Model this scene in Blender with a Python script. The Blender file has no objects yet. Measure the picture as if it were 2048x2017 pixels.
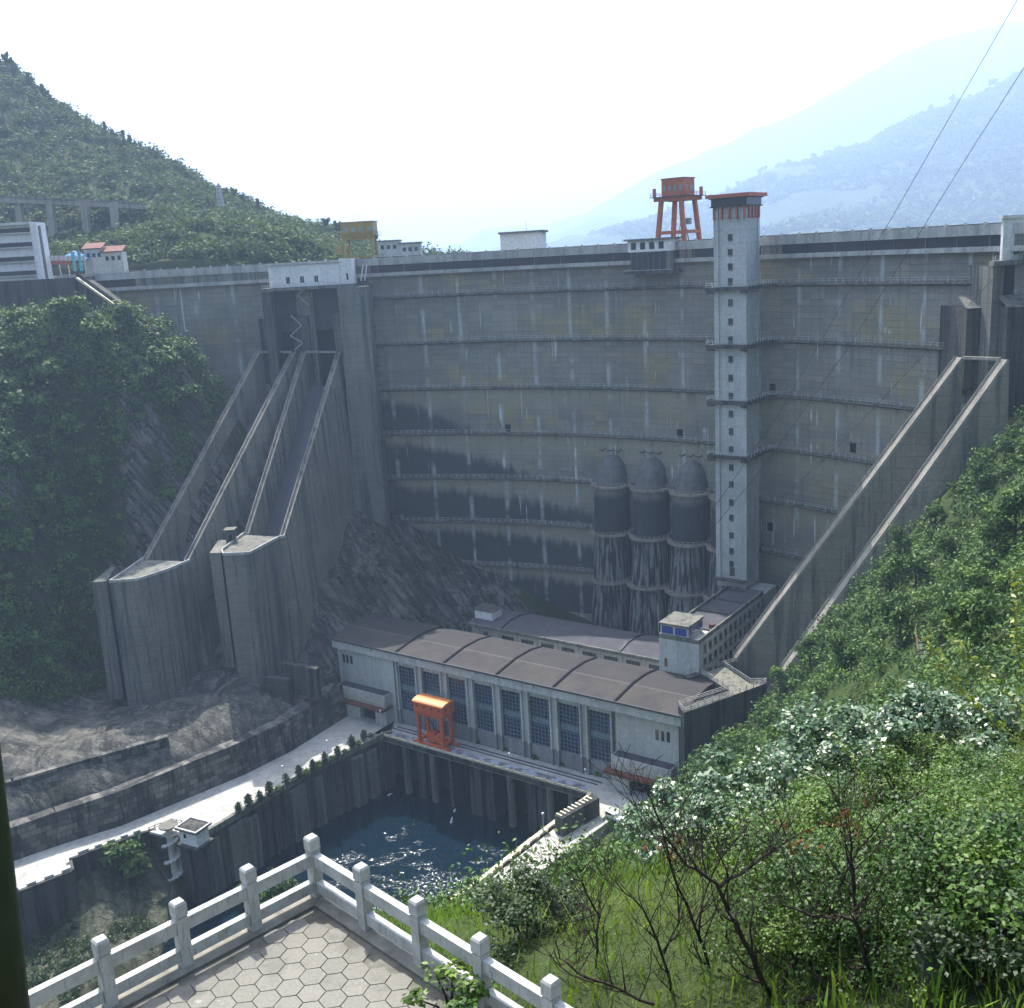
import bpy, math, random
import numpy as np
from mathutils import Vector
random.seed(11); RNG = np.random.default_rng(5)
R = math.radians
# ------------------------------------------------------------------ camera, light, exposure
FPX, CX, CY, ROLL, PITCH = 2100.0, 1024.0, 1008.5, 0.055, math.atan(505 / 2100)
CAMZ = 133.0
S = bpy.context.scene
cam = bpy.data.objects.new('camera', bpy.data.cameras.new('camera')); S.collection.objects.link(cam)
cam.data.sensor_width = 36; cam.data.lens = FPX / 2048 * 36; cam.data.clip_start = 0.3; cam.data.clip_end = 20000
from mathutils import Matrix
_F = Vector((0, math.cos(PITCH), -math.sin(PITCH))); _U = Vector((0, math.sin(PITCH), math.cos(PITCH))); _R = Vector((1, 0, 0))
_r2 = _R * math.cos(ROLL) + _U * -math.sin(ROLL); _u2 = _R * math.sin(ROLL) + _U * math.cos(ROLL)
m = Matrix.Identity(4)
for i in range(3): m[i][0], m[i][1], m[i][2] = _r2[i], _u2[i], -_F[i]
m[2][3] = CAMZ
cam.matrix_world = m
S.camera = cam
SUN_EL, SUN_AZ = R(57), R(-17)                       # azimuth from +Y (straight ahead), negative to the left
w = bpy.data.worlds.new('World'); S.world = w; w.use_nodes = True
nt = w.node_tree; nt.nodes.clear()
sky = nt.nodes.new('ShaderNodeTexSky'); sky.sky_type = 'NISHITA'; sky.sun_disc = False
sky.sun_elevation = SUN_EL; sky.sun_rotation = SUN_AZ; sky.air_density = 1.4; sky.dust_density = 5.0; sky.ozone_density = 1.5
bg = nt.nodes.new('ShaderNodeBackground'); bg.inputs[1].default_value = 0.13
wo = nt.nodes.new('ShaderNodeOutputWorld'); nt.links.new(sky.outputs[0], bg.inputs[0]); nt.links.new(bg.outputs[0], wo.inputs[0])
sl = bpy.data.lights.new('sun', 'SUN'); sl.energy = 5.0; sl.angle = R(0.5); sl.color = (1, 0.95, 0.86)
sun = bpy.data.objects.new('sun', sl); S.collection.objects.link(sun)
sd = Vector((math.sin(SUN_AZ) * math.cos(SUN_EL), math.cos(SUN_AZ) * math.cos(SUN_EL), math.sin(SUN_EL)))
sun.rotation_euler = sd.to_track_quat('Z', 'Y').to_euler(); sun.location = (0, 0, 600)
S.view_settings.view_transform = 'Standard'; S.view_settings.look = 'None'; S.view_settings.gamma = 1; S.view_settings.exposure = 1.48
S.cycles.volume_bounces = 1; S.cycles.max_bounces = 6; S.cycles.volume_max_steps = 64
HAZE = 0.00020

# ------------------------------------------------------------------ placing: a pixel of the 2048 px photo to a point of the world
def ray(px, py):
    x = px - CX; y = CY - py
    X = x * math.cos(ROLL) + y * math.sin(ROLL); Y = -x * math.sin(ROLL) + y * math.cos(ROLL)
    return Vector((X, FPX * math.cos(PITCH) + Y * math.sin(PITCH), -FPX * math.sin(PITCH) + Y * math.cos(PITCH)))
CAM = Vector((0, 0, CAMZ))
def atz(px, py, z): d = ray(px, py); return CAM + d * ((z - CAMZ) / d.z)
def aty(px, py, y): d = ray(px, py); return CAM + d * (y / d.y)
def atp(px, py, p, n): d = ray(px, py); n = Vector(n); return CAM + d * ((Vector(p) - CAM).dot(n) / d.dot(n))

# ------------------------------------------------------------------ objects
ORG = {}
def tag(o, label=None, cat=None, group=None, kind=None):
    for k, v in (('label', label), ('category', cat), ('group', group), ('kind', kind)):
        if v: o[k] = v
    return o
def thing(name, label, cat, loc=(0, 0, 0), group=None):
    o = bpy.data.objects.new(name, None); S.collection.objects.link(o); o.location = loc; o.empty_display_size = 0.5
    ORG[o.name] = Vector(loc)
    return tag(o, label, cat, group)
def dup(o, loc=None, rz=None, scale=None, parent=None, label=None):
    c = o.copy(); S.collection.objects.link(c)
    if parent: c.parent = parent
    for ch in list(o.children): dup(ch, parent=c)
    if loc is not None: c.location = loc
    if rz is not None: c.rotation_euler[2] = rz
    if scale is not None: c.scale = scale if hasattr(scale, '__len__') else (scale,) * 3
    if label: c['label'] = label
    return c
class MB:
    def __init__(s): s.v = []; s.f = []; s.uv = None
    def add(s, vs, fs):
        n = len(s.v); s.v += [tuple(x) for x in vs]; s.f += [tuple(i + n for i in f) for f in fs]; return s
    def box(s, o, a, b, c):
        o, a, b, c = map(Vector, (o, a, b, c))
        if a.cross(b).dot(c) < 0: a, b = b, a
        return s.add([o, o + a, o + a + b, o + b, o + c, o + a + c, o + a + b + c, o + b + c],
                     [(3, 2, 1, 0), (4, 5, 6, 7), (0, 1, 5, 4), (1, 2, 6, 5), (2, 3, 7, 6), (3, 0, 4, 7)])
    def cbox(s, c, sx, sy, sz, u=(1, 0, 0), n=(0, 1, 0), k=(0, 0, 1)):          # centre of the base
        u, n, k = Vector(u), Vector(n), Vector(k)
        return s.box(Vector(c) - u * sx / 2 - n * sy / 2, u * sx, n * sy, k * sz)
    def prism(s, pts, ext):
        pts = [Vector(p) for p in pts]; ext = Vector(ext); n = len(pts)
        return s.add(pts + [p + ext for p in pts], [tuple(range(n - 1, -1, -1)), tuple(range(n, 2 * n))] + [(i, (i + 1) % n, n + (i + 1) % n, n + i) for i in range(n)])
    def tube(s, pts, r, n=6, cap=True):
        pts = [Vector(p) for p in pts]; rs = r if hasattr(r, '__len__') else [r] * len(pts); b = len(s.v)
        for i, p in enumerate(pts):
            d = (pts[min(i + 1, len(pts) - 1)] - pts[max(i - 1, 0)]).normalized()
            e = d.cross(Vector((0, 0, 1)) if abs(d.z) < .95 else Vector((1, 0, 0))).normalized(); g = d.cross(e)
            for k in range(n): s.v.append(tuple(p + (e * math.cos(6.28319 * k / n) + g * math.sin(6.28319 * k / n)) * rs[i]))
        for i in range(len(pts) - 1):
            for k in range(n): s.f.append((b + i * n + k, b + i * n + (k + 1) % n, b + (i + 1) * n + (k + 1) % n, b + (i + 1) * n + k))
        if cap: s.f.append(tuple(b + k for k in range(n - 1, -1, -1))); s.f.append(tuple(b + (len(pts) - 1) * n + k for k in range(n)))
        return s
    def bar(s, a, b, w, h=None, up=(0, 0, 1)):
        a, b = Vector(a), Vector(b); d = b - a; up = Vector(up)
        e = d.cross(up); e = (e if e.length > 1e-6 else Vector((1, 0, 0))).normalized(); g = e.cross(d).normalized(); h = h or w
        return s.box(a - e * w / 2 - g * h / 2, d, e * w, g * h)
    def build(s, name, mat, parent=None, org=None, smooth=False):
        o0 = ORG[parent.name] if parent is not None and parent.name in ORG else Vector(org or (0, 0, 0))
        me = bpy.data.meshes.new(name)
        me.from_pydata([(x - o0.x, y - o0.y, z - o0.z) for x, y, z in s.v], [], s.f)
        if s.uv: 
            l = me.uv_layers.new(name='UV'); l.data.foreach_set('uv', np.array([s.uv[i] for f in s.f for i in f], float).ravel())
        if smooth: me.shade_smooth()
        me.materials.append(mat); me.update()
        o = bpy.data.objects.new(name, me); S.collection.objects.link(o)
        if parent is not None: o.parent = parent
        else: o.location = o0
        ORG[o.name] = o0
        return o
class Fr:
    def __init__(s, o, ang): 
        s.o = Vector(o); s.u = Vector((math.cos(ang), math.sin(ang), 0)); s.n = Vector((-math.sin(ang), math.cos(ang), 0)); s.k = Vector((0, 0, 1))
    def p(s, a, t, h): return s.o + s.u * a + s.n * t + s.k * h
    def box(s, mb, a0, a1, t0, t1, h0, h1): return mb.box(s.p(a0, t0, h0), s.u * (a1 - a0), s.n * (t1 - t0), s.k * (h1 - h0))
    def on(s, px, py, t): q = atp(px, py, s.p(0, t, 0), s.n) - s.o; return q.dot(s.u), q.z
    def onh(s, px, py, h): q = atz(px, py, s.o.z + h) - s.o; return q.dot(s.u), q.dot(s.n)

# ------------------------------------------------------------------ materials
class G:
    def __init__(s, name):
        s.m = bpy.data.materials.new(name); s.m.use_nodes = True; s.t = s.m.node_tree; s.t.nodes.clear()
        s.out = s.t.nodes.new('ShaderNodeOutputMaterial')
    def add(s, typ, props=None, ins=None):
        n = s.t.nodes.new(typ)
        for k, v in (props or {}).items(): setattr(n, k, v)
        for k, v in (ins or {}).items(): s.set(n.inputs[k], v)
        return n
    def set(s, sock, v):
        if isinstance(v, bpy.types.NodeSocket): s.t.links.new(v, sock)
        else:
            if hasattr(sock.default_value, '__len__') and hasattr(v, '__len__') and len(v) == 3 and len(sock.default_value) == 4: v = (*v, 1)
            sock.default_value = v
    def pos(s): return s.add('ShaderNodeNewGeometry').outputs['Position']
    def obj(s): return s.add('ShaderNodeTexCoord').outputs['Object']
    def sep(s, v): return s.add('ShaderNodeSeparateXYZ', ins={0: v}).outputs
    def comb(s, x, y, z): return s.add('ShaderNodeCombineXYZ', ins={0: x, 1: y, 2: z}).outputs[0]
    def mul(s, v, k): return s.add('ShaderNodeVectorMath', {'operation': 'MULTIPLY'}, {0: v, 1: k}).outputs[0]
    def ma(s, op, a, b=0.0, c=0.0): return s.add('ShaderNodeMath', {'operation': op}, {0: a, 1: b, 2: c}).outputs[0]
    def noise(s, v, sc=1.0, det=3.0, ro=.55): return s.add('ShaderNodeTexNoise', ins={'Vector': v, 'Scale': sc, 'Detail': det, 'Roughness': ro}).outputs[0]
    def step(s, v, a, b): return s.add('ShaderNodeMapRange', {'interpolation_type': 'SMOOTHSTEP'}, {0: v, 1: a, 2: b}).outputs[0]
    def lin(s, v, a, b, c, d): return s.add('ShaderNodeMapRange', None, {0: v, 1: a, 2: b, 3: c, 4: d}).outputs[0]
    def mix(s, f, a, b, mode='MIX'):
        n = s.add('ShaderNodeMix', {'data_type': 'RGBA', 'blend_type': mode}); s.set(n.inputs[0], f); s.set(n.inputs[6], a); s.set(n.inputs[7], b); return n.outputs[2]
    def line(s, v, period, width):                       # 1 on a thin line every `period`
        fr = s.ma('FRACT', s.ma('DIVIDE', v, period)); return s.ma('LESS_THAN', fr, width / period)
    def bump(s, h, st=.4, d=.1): return s.add('ShaderNodeBump', ins={'Strength': st, 'Distance': d, 'Height': h}).outputs[0]
    def bsdf(s, col, rough=.8, spec=.3, normal=None, **kw):
        n = s.add('ShaderNodeBsdfPrincipled'); s.set(n.inputs['Base Color'], col); s.set(n.inputs['Roughness'], rough); s.set(n.inputs['Specular IOR Level'], spec)
        if normal is not None: s.set(n.inputs['Normal'], normal)
        for k, v in kw.items(): s.set(n.inputs[k], v)
        return n.outputs[0]
    def done(s, sh): s.t.links.new(sh, s.out.inputs[0]); return s.m

def concrete(name, c=(.36, .36, .34), dark=(.10, .105, .11), streak=.6, lift=2.4, grid=0.0, patch=.5, moss=0.0, blocks=None):
    g = G(name); p = g.pos(); x, y, z = g.sep(p)
    n1 = g.noise(p, .09, 4, .6); n2 = g.noise(p, 1.3, 4, .65)
    col = g.mix(g.step(n1, .35, .68), c, tuple(k * (1 - .45 * patch) for k in c))
    if blocks:
        bw, bh = blocks; row = g.ma('FLOOR', g.ma('DIVIDE', z, bh)); hx = g.ma('ADD', g.ma('ADD', g.ma('MULTIPLY', x, .77), g.ma('MULTIPLY', y, .64)), g.ma('MULTIPLY', row, bw * .37))
        cell = g.add('ShaderNodeTexWhiteNoise', {'noise_dimensions': '2D'}, {'Vector': g.comb(g.ma('FLOOR', g.ma('DIVIDE', hx, bw)), row, 0.0)}).outputs[0]
        col = g.mix(1.0, col, g.lin(cell, 0, 1, .5, 1.7), 'MULTIPLY')
        col = g.mix(g.ma('MULTIPLY', g.ma('MAXIMUM', g.line(hx, bw, .12), g.line(z, bh, .12)), .7), col, dark)
    st = g.noise(g.mul(p, (1, 1, .05)), .55, 5, .7)
    st = g.ma('MULTIPLY', g.step(st, .45, .64), streak)
    col = g.mix(st, col, dark)
    st2 = g.ma('MULTIPLY', g.step(g.noise(g.mul(p, (1, 1, .03)), 1.1, 3, .6), .62, .75), streak * .5)
    col = g.mix(st2, col, tuple(min(.75, k * 1.6) for k in c))
    if lift:
        zz = g.ma('ADD', z, g.ma('MULTIPLY', n2, .15))
        col = g.mix(g.ma('MULTIPLY', g.line(zz, lift, .13), .45), col, dark)
        if grid: col = g.mix(g.ma('MULTIPLY', g.ma('MAXIMUM', g.line(x, grid, .1), g.line(y, grid, .1)), .25), col, dark)
    if moss: col = g.mix(g.ma('MULTIPLY', g.step(g.noise(p, .3, 4), .52, .66), moss), col, (.05, .065, .025))
    col = g.mix(1.0, col, g.lin(n2, .2, .8, .72, 1.2), 'MULTIPLY')
    return g.done(g.bsdf(col, .9, .2, g.bump(g.noise(p, 2.5, 4), .3, .12)))
def plain(name, c, rough=.6, spec=.4, var=.25, sc=1.5, metal=0.0, rust=0.0):
    g = G(name); p = g.pos(); n = g.noise(p, sc, 4, .6)
    col = g.mix(1.0, c, g.lin(n, .25, .75, 1 - var, 1 + var), 'MULTIPLY')
    if rust: col = g.mix(g.ma('MULTIPLY', g.step(g.noise(g.mul(p, (1, 1, .25)), .9, 5), .55, .7), rust), col, (.07, .045, .03))
    return g.done(g.bsdf(col, rough, spec, Metallic=metal))
M = {}
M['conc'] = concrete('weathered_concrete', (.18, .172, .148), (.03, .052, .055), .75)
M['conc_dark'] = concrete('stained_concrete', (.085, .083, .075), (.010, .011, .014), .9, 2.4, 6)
M['masonry'] = concrete('block_masonry', (.105, .102, .092), (.010, .011, .014), .85, 0, 0, .5, 0, (2.1, 1.25))
M['conc_pale'] = concrete('pale_concrete', (.52, .52, .50), (.2, .2, .2), .35, 0)
M['cope'] = concrete('weathered_coping', (.30, .275, .23), (.11, .10, .085), .5, 0)
M['conc_light'] = concrete('light_concrete', (.40, .40, .385), (.13, .135, .14), .5, 0)
M['conc_tower'] = concrete('tower_concrete', (.44, .45, .45), (.22, .23, .24), .3, 3.0)
M['conc_warm'] = concrete('chute_concrete', (.205, .195, .155), (.04, .058, .055), .75, 2.6, 9)
M['road'] = concrete('road_concrete', (.42, .41, .375), (.15, .15, .14), .35, 0, 0, .5)
M['plaster'] = concrete('plaster', (.50, .505, .48), (.22, .225, .225), .4, 0, 0, .4)
M['plaster_low'] = concrete('grey_base_plaster', (.26, .265, .27), (.12, .12, .13), .4, 0)
M['white'] = concrete('white_render', (.68, .68, .68), (.35, .35, .36), .2, 0, 0, .15)
M['glass'] = plain('dark_glass', (.02, .025, .035), .08, .6, .3, .3)
M['glassblue'] = plain('blue_glass', (.03, .05, .28), .1, .6)
M['slot'] = plain('gallery_glazing', (.008, .010, .017), .3, .4, .4, .4)
M['bluebar'] = plain('blue_steel', (.16, .23, .34), .5, .4)
M['frost'] = plain('pale_blind', (.16, .21, .2), .6, .3)
M['orange'] = plain('orange_paint', (.55, .095, .022), .5, .45, .2, 1.2, 0, .25)
M['orange_dull'] = plain('faded_orange_paint', (.36, .095, .035), .6, .35, .25, 1.0, 0, .35)
M['orange_hi'] = plain('orange_roof', (.62, .2, .05), .5, .45, .12)
M['red'] = plain('red_paint', (.36, .085, .05), .6, .4)
M['rust'] = plain('rust_beam', (.13, .045, .03), .8, .3, .4)
M['yellow'] = plain('yellow_paint', (.21, .15, .02), .5, .4, .2, 1, 0, .3)
M['steel'] = plain('galvanised_steel', (.45, .46, .47), .5, .4, .2)
M['darksteel'] = plain('dark_steel', (.05, .052, .056), .6, .4)
M['tan'] = plain('tan_rail', (.50, .45, .32), .7, .3)
M['blue'] = plain('blue_canvas', (.05, .22, .5), .6, .3)
M['teal'] = plain('teal_paint', (.1, .36, .42), .6, .3)
M['black'] = plain('dark_opening', (.006, .007, .01), .9, .1)
M['wire'] = plain('wire', (.03, .03, .035), .6, .3)
M['dark_roof'] = plain('bitumen_roof', (.055, .055, .065), .85, .3, .3, .4)
g = G('roof_tar'); p = g.pos(); n1 = g.noise(p, .18, 5, .65); n2 = g.noise(p, 2.2, 4, .7)
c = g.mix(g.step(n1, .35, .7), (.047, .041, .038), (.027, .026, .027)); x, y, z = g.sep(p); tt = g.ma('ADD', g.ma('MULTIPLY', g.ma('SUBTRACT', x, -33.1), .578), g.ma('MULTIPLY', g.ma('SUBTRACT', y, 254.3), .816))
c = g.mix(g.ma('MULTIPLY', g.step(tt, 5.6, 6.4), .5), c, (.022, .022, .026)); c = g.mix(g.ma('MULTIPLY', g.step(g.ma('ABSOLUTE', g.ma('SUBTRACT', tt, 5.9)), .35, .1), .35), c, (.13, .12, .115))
c = g.mix(1.0, c, g.lin(n2, .2, .8, .6, 1.45), 'MULTIPLY')
c = g.mix(g.ma('MULTIPLY', g.step(g.noise(p, 9, 2), .66, .8), .35), c, (.12, .11, .105))
M['roof'] = g.done(g.bsdf(c, .85, .3, g.bump(n2, .3, .05)))
# ------------------------------------------------------------------ haze, water
g = G('haze_air')
vp = g.add('ShaderNodeVolumePrincipled', ins={'Color': (.52, .70, 1.0), 'Density': HAZE, 'Anisotropy': .3})
g.t.links.new(vp.outputs[0], g.out.inputs[1])
tag(MB().box((-3500, -60, -14), (12500, 0, 0), (0, 10500, 0), (0, 0, 2420)).build('haze', g.m), kind='stuff')
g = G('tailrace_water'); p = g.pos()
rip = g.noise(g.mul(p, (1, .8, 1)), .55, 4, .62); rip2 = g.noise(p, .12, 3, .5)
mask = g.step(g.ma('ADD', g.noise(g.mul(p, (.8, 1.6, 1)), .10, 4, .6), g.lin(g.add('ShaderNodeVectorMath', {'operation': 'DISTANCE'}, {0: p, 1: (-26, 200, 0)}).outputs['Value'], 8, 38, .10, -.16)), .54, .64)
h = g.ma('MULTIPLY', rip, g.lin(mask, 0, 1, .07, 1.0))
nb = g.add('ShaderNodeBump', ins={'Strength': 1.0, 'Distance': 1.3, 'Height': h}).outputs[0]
painted_glint = g.ma('MULTIPLY', mask, g.step(g.noise(p, 1.3, 5, .75), .55, .61))  # white speckles standing for sun glints, painted into the water colour
col = g.mix(g.ma('MULTIPLY', painted_glint, .9), (.002, .010, .018), (.62, .7, .72))
M['water'] = g.done(g.bsdf(col, g.lin(painted_glint, 0, 1, .08, .4), .27, nb))
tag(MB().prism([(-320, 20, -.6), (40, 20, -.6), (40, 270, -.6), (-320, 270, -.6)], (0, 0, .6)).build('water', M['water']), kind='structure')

# ------------------------------------------------------------------ the arch dam
DC, DR = Vector((-64, 147, 0)), 180.0
def D(a, off, z):                                       # arc length along the face, distance downstream of it
    if a <= 0: return Vector((-64 + a, 327 - off, z))
    ph = a / DR; r = DR - off
    return Vector((DC.x + r * math.sin(ph), DC.y + r * math.cos(ph), z))
def Dt(a): ph = max(a, 0) / DR; return Vector((math.cos(ph), -math.sin(ph), 0)), Vector((-math.sin(ph), -math.cos(ph), 0))   # along, downstream
def onarc(px, py, off=0):
    d = ray(px, py); r = DR - off; ox, oy = -DC.x, -DC.y
    A = d.x ** 2 + d.y ** 2; B = 2 * (ox * d.x + oy * d.y); Cc = ox * ox + oy * oy - r * r
    t = (-B + math.sqrt(B * B - 4 * A * Cc)) / (2 * A); q = CAM + d * t
    ph = math.atan2(q.x - DC.x, q.y - DC.y)
    if ph < 0: q = aty(px, py, 327 - off); return q.x + 64, q.z
    return ph * DR, q.z
WL = [121.67 - 14 * k for k in range(7)]
def sweep(mb, a0, a1, prof, st=3.0):                    # closed profile [(off, z)] swept along the arc
    n = max(1, int(abs(a1 - a0) / st)); k = len(prof); b = len(mb.v)
    for i in range(n + 1):
        a = a0 + (a1 - a0) * i / n
        mb.v += [tuple(D(a, o, z)) for o, z in prof]
    for i in range(n):
        for j in range(k): mb.f.append((b + i * k + j, b + i * k + (j + 1) % k, b + (i + 1) * k + (j + 1) % k, b + (i + 1) * k + j))
    mb.f.append(tuple(b + j for j in range(k))); mb.f.append(tuple(b + n * k + j for j in range(k - 1, -1, -1)))
    return mb
def rect(o0, o1, z0, z1): return [(o0, z0), (o1, z0), (o1, z1), (o0, z1)]
g = G('dam_face'); uv = g.add('ShaderNodeUVMap').outputs[0]; u, v, _ = g.sep(uv); P2 = g.comb(u, v, 0.0)
nf = g.noise(P2, 1.6, 4, .65); nl = g.noise(P2, .035, 3, .5); nm = g.noise(P2, .16, 4, .6)
ns = g.noise(g.comb(u, g.ma('MULTIPLY', v, .05), 0.0), .8, 5, .7)
ns2 = g.noise(g.comb(g.ma('ADD', u, 300.0), g.ma('MULTIPLY', v, .09), 0.0), .45, 4, .7)
lev = g.ma('DIVIDE', g.ma('SUBTRACT', WL[0], v), 14.0); n = g.ma('FLOOR', lev); t = g.ma('SUBTRACT', lev, n)
cell = g.add('ShaderNodeTexWhiteNoise', {'noise_dimensions': '2D'}, {'Vector': g.comb(g.ma('FLOOR', g.ma('DIVIDE', u, 3.9)), g.ma('FLOOR', g.ma('DIVIDE', v, 1.55)), 0.0)}).outputs[0]
col = g.mix(g.step(nl, .38, .62), (.225, .217, .186), (.175, .17, .145))
och = g.ma('MULTIPLY', g.step(g.ma('ADD', g.noise(P2, .05, 3, .6), g.ma('MULTIPLY', cell, .07)), .52, .72), g.step(t, .15, .55))
och = g.ma('MULTIPLY', och, g.step(v, 50, 90))
col = g.mix(g.ma('MULTIPLY', och, .9), col, (.25, .22, .11))
col = g.mix(1.0, col, g.lin(cell, 0, 1, .88, 1.12), 'MULTIPLY')
gl = g.ma('MAXIMUM', g.ma('MULTIPLY', g.line(g.ma('ADD', v, g.ma('MULTIPLY', nm, .5)), 1.55, .2), .45), g.ma('MULTIPLY', g.line(u, 3.9, .2), .22))
col = g.mix(g.ma('MULTIPLY', gl, g.step(nm, .3, .6)), col, (.06, .063, .066))
dk = g.step(ns, .50, .66); col = g.mix(g.ma('MULTIPLY', dk, .5), col, (.10, .11, .12))
# darker concrete low on the left of every lift, its edge ragged with upright streaks
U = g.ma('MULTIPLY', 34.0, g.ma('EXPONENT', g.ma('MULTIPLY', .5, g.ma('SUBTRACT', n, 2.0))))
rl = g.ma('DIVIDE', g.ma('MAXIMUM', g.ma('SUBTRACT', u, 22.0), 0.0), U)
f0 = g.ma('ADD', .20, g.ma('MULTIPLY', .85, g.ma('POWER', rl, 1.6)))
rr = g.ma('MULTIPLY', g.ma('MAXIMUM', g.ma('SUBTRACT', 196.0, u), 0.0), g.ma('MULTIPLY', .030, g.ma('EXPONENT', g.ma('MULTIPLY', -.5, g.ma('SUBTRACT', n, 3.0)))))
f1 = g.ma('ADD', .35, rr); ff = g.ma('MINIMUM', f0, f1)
lowdark = g.step(g.ma('SUBTRACT', g.ma('ADD', t, g.ma('MULTIPLY', g.ma('SUBTRACT', ns2, .5), .55)), ff), -.10, .14)
lowdark = g.ma('MULTIPLY', lowdark, g.step(n, 1.4, 1.6))
pale = g.ma('MULTIPLY', g.ma('MULTIPLY', g.step(n, 1.4, 1.6), g.step(t, .75, .1)), g.ma('SUBTRACT', 1.0, lowdark))
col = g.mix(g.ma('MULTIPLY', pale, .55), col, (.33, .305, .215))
col = g.mix(g.ma('MULTIPLY', lowdark, .88), col, g.mix(nf, (.018, .022, .028), (.045, .05, .054)))
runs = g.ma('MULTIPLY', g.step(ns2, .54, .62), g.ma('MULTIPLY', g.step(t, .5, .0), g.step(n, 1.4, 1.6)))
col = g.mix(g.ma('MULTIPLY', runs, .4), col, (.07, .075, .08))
# pale lime at the contraction joints and a few white runs
jd = g.ma('ABSOLUTE', g.ma('SUBTRACT', g.ma('FRACT', g.ma('DIVIDE', g.ma('ADD', u, g.ma('MULTIPLY', g.ma('SUBTRACT', ns2, .5), 1.5)), 11.6)), .5))
jt = g.ma('MULTIPLY', g.step(jd, .085, .0), g.step(g.noise(g.comb(g.ma('MULTIPLY', u, .4), v, 0.0), .13, 4, .6), .40, .62))
col = g.mix(g.ma('MULTIPLY', jt, .8), col, (.40, .42, .42))
wr = g.ma('MULTIPLY', g.step(g.noise(g.comb(g.ma('ADD', u, 90.0), g.ma('MULTIPLY', v, .03), 3.0), 1.1, 3, .5), .63, .70), g.step(g.noise(P2, .11, 2), .50, .6))
col = g.mix(g.ma('MULTIPLY', wr, .8), col, (.62, .65, .66))
col = g.mix(1.0, col, g.lin(nf, .2, .8, .75, 1.2), 'MULTIPLY')
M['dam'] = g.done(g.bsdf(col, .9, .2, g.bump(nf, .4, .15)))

dam = thing('concrete_dam', 'huge grey curved concrete dam wall with rows of walkways closing the gorge', 'dam', (-20, 330, 0))
mb = MB(); mb.uv = []
A = [-190 + 3.0 * i for i in range(150)]; prof = [(0, 2), (0, 128.2), (-3, 130.6), (-13, 130.6), (-40, 2)]
for a in A:
    for o, z in prof: mb.v.append(tuple(D(a, o, z))); mb.uv.append((a, z if o > -2 else z + .3))
K = len(prof)
for i in range(len(A) - 1):
    for j in range(K - 1): mb.f.append((i * K + j, (i + 1) * K + j, (i + 1) * K + j + 1, i * K + j + 1))
mb.f.append(tuple(range(K))); mb.f.append(tuple((len(A) - 1) * K + j for j in range(K - 1, -1, -1)))
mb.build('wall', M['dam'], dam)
aG = onarc(735, 515)[0]; aC0 = onarc(1272, 500)[0]; aC1 = onarc(1356, 500)[0]; aT0 = onarc(1432, 480)[0]; aR = onarc(1996, 480)[0] + 4
mb = MB()
for a0, a1 in ((-190, 232),): sweep(mb, a0, a1, rect(-1.0, 1.5, 131.0, 133.1)); sweep(mb, a0, a1, rect(-.9, 1.9, 127.7, 128.75))
for i in range(0, 420): 
    a = -188 + i * 1.0
    if i % 5 == 0: u_, d_ = Dt(a); mb.cbox(D(a, .9, 133.1), .5, .5, .55, u_, d_)
mb.build('parapet', M['conc_light'], dam)
mb = MB(); sweep(mb, -190, 232, rect(-14, -13.2, 130.6, 133.4)); mb.build('upstream_parapet', M['conc'], dam)
mb = MB(); sweep(mb, -190, 232, rect(-.8, .55, 128.75, 131.0)); mb.build('gallery_glazing', M['slot'], dam)
# piers that close the gallery strip at its ends
for a0, a1 in ((-190, -128), (-46, aG + 1), (aC1 + 1, aC1 + 5), (aT0 + 14, aT0 + 20), (aR - 2, 232)): sweep(MB(), a0, a1, rect(.5, 1.2, 128.75, 131.0)).build('gallery_pier', M['conc'], dam)
for i in range(30): a = aG + 3 + i * 8.2; u_, d_ = Dt(a); MB().cbox(D(a, .62, 128.75), .25, .3, 2.25, u_, d_).build('gallery_mullion', M['conc'], dam)
def rail_on(mb, pts, h=1.05, pw=.14, rails=(1.0, .5), rw=.07):
    for p in pts: mb.cbox(p, pw, pw, h)
    for a, b in zip(pts, pts[1:]):
        for r in rails: mb.bar(Vector(a) + Vector((0, 0, r)), Vector(b) + Vector((0, 0, r)), rw)
    return mb
for k, z in enumerate(WL):
    a0, a1 = (14, 205) if k < 6 else (20, 190)
    wk = sweep(MB(), a0, a1, [(-.05, z - .45), (.3, z - .9), (1.35, z - .45), (1.35, z), (-.05, z)]).build('walkway', M['conc'], dam)
    rail_on(MB(), [D(a0 + 1.9 * i, 1.2, z) for i in range(int((a1 - a0) / 1.9) + 1)], 1.1, .2, (1.0, .5), .1).build('railing', M['conc_light'], wk)
    if k < 3:
        wk = sweep(MB(), -150, -48, [(-.05, z - .45), (1.1, z - .45), (1.1, z), (-.05, z)]).build('walkway', M['conc_dark'], dam)
        if k == 0: rail_on(MB(), [D(-150 + 2.5 * i, 1.0, z) for i in range(41)], 1.0, .12).build('railing', M['conc'], wk)
# small adits in the face, each with a dark mouth
for px, py in ((1360, 868), (1545, 778), (1016, 858), (1706, 897), (1541, 1055)):
    a, z = onarc(px, py); u_, d_ = Dt(a); MB().cbox(D(a, .03, z - 1), 1.7, .12, 2.3, u_, d_).build('adit_door', M['black'], dam)
a, z = onarc(778, 995); u_, d_ = Dt(a)
MB().cbox(D(a, .03, z - 7), 3.6, .1, 20, u_, d_).build('drain_chute', M['conc_dark'], dam)
mb = MB()
for i in range(9):
    z = 128 - i * 6; a = aG - 2.5
    mb.bar(D(a, .9, z), D(a + 3.6, .9, z - 3), .5, .25); mb.bar(D(a + 3.6, .9, z - 3), D(a, .9, z - 6), .5, .25)
mb.build('zigzag_stair', M['darksteel'], dam)
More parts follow.
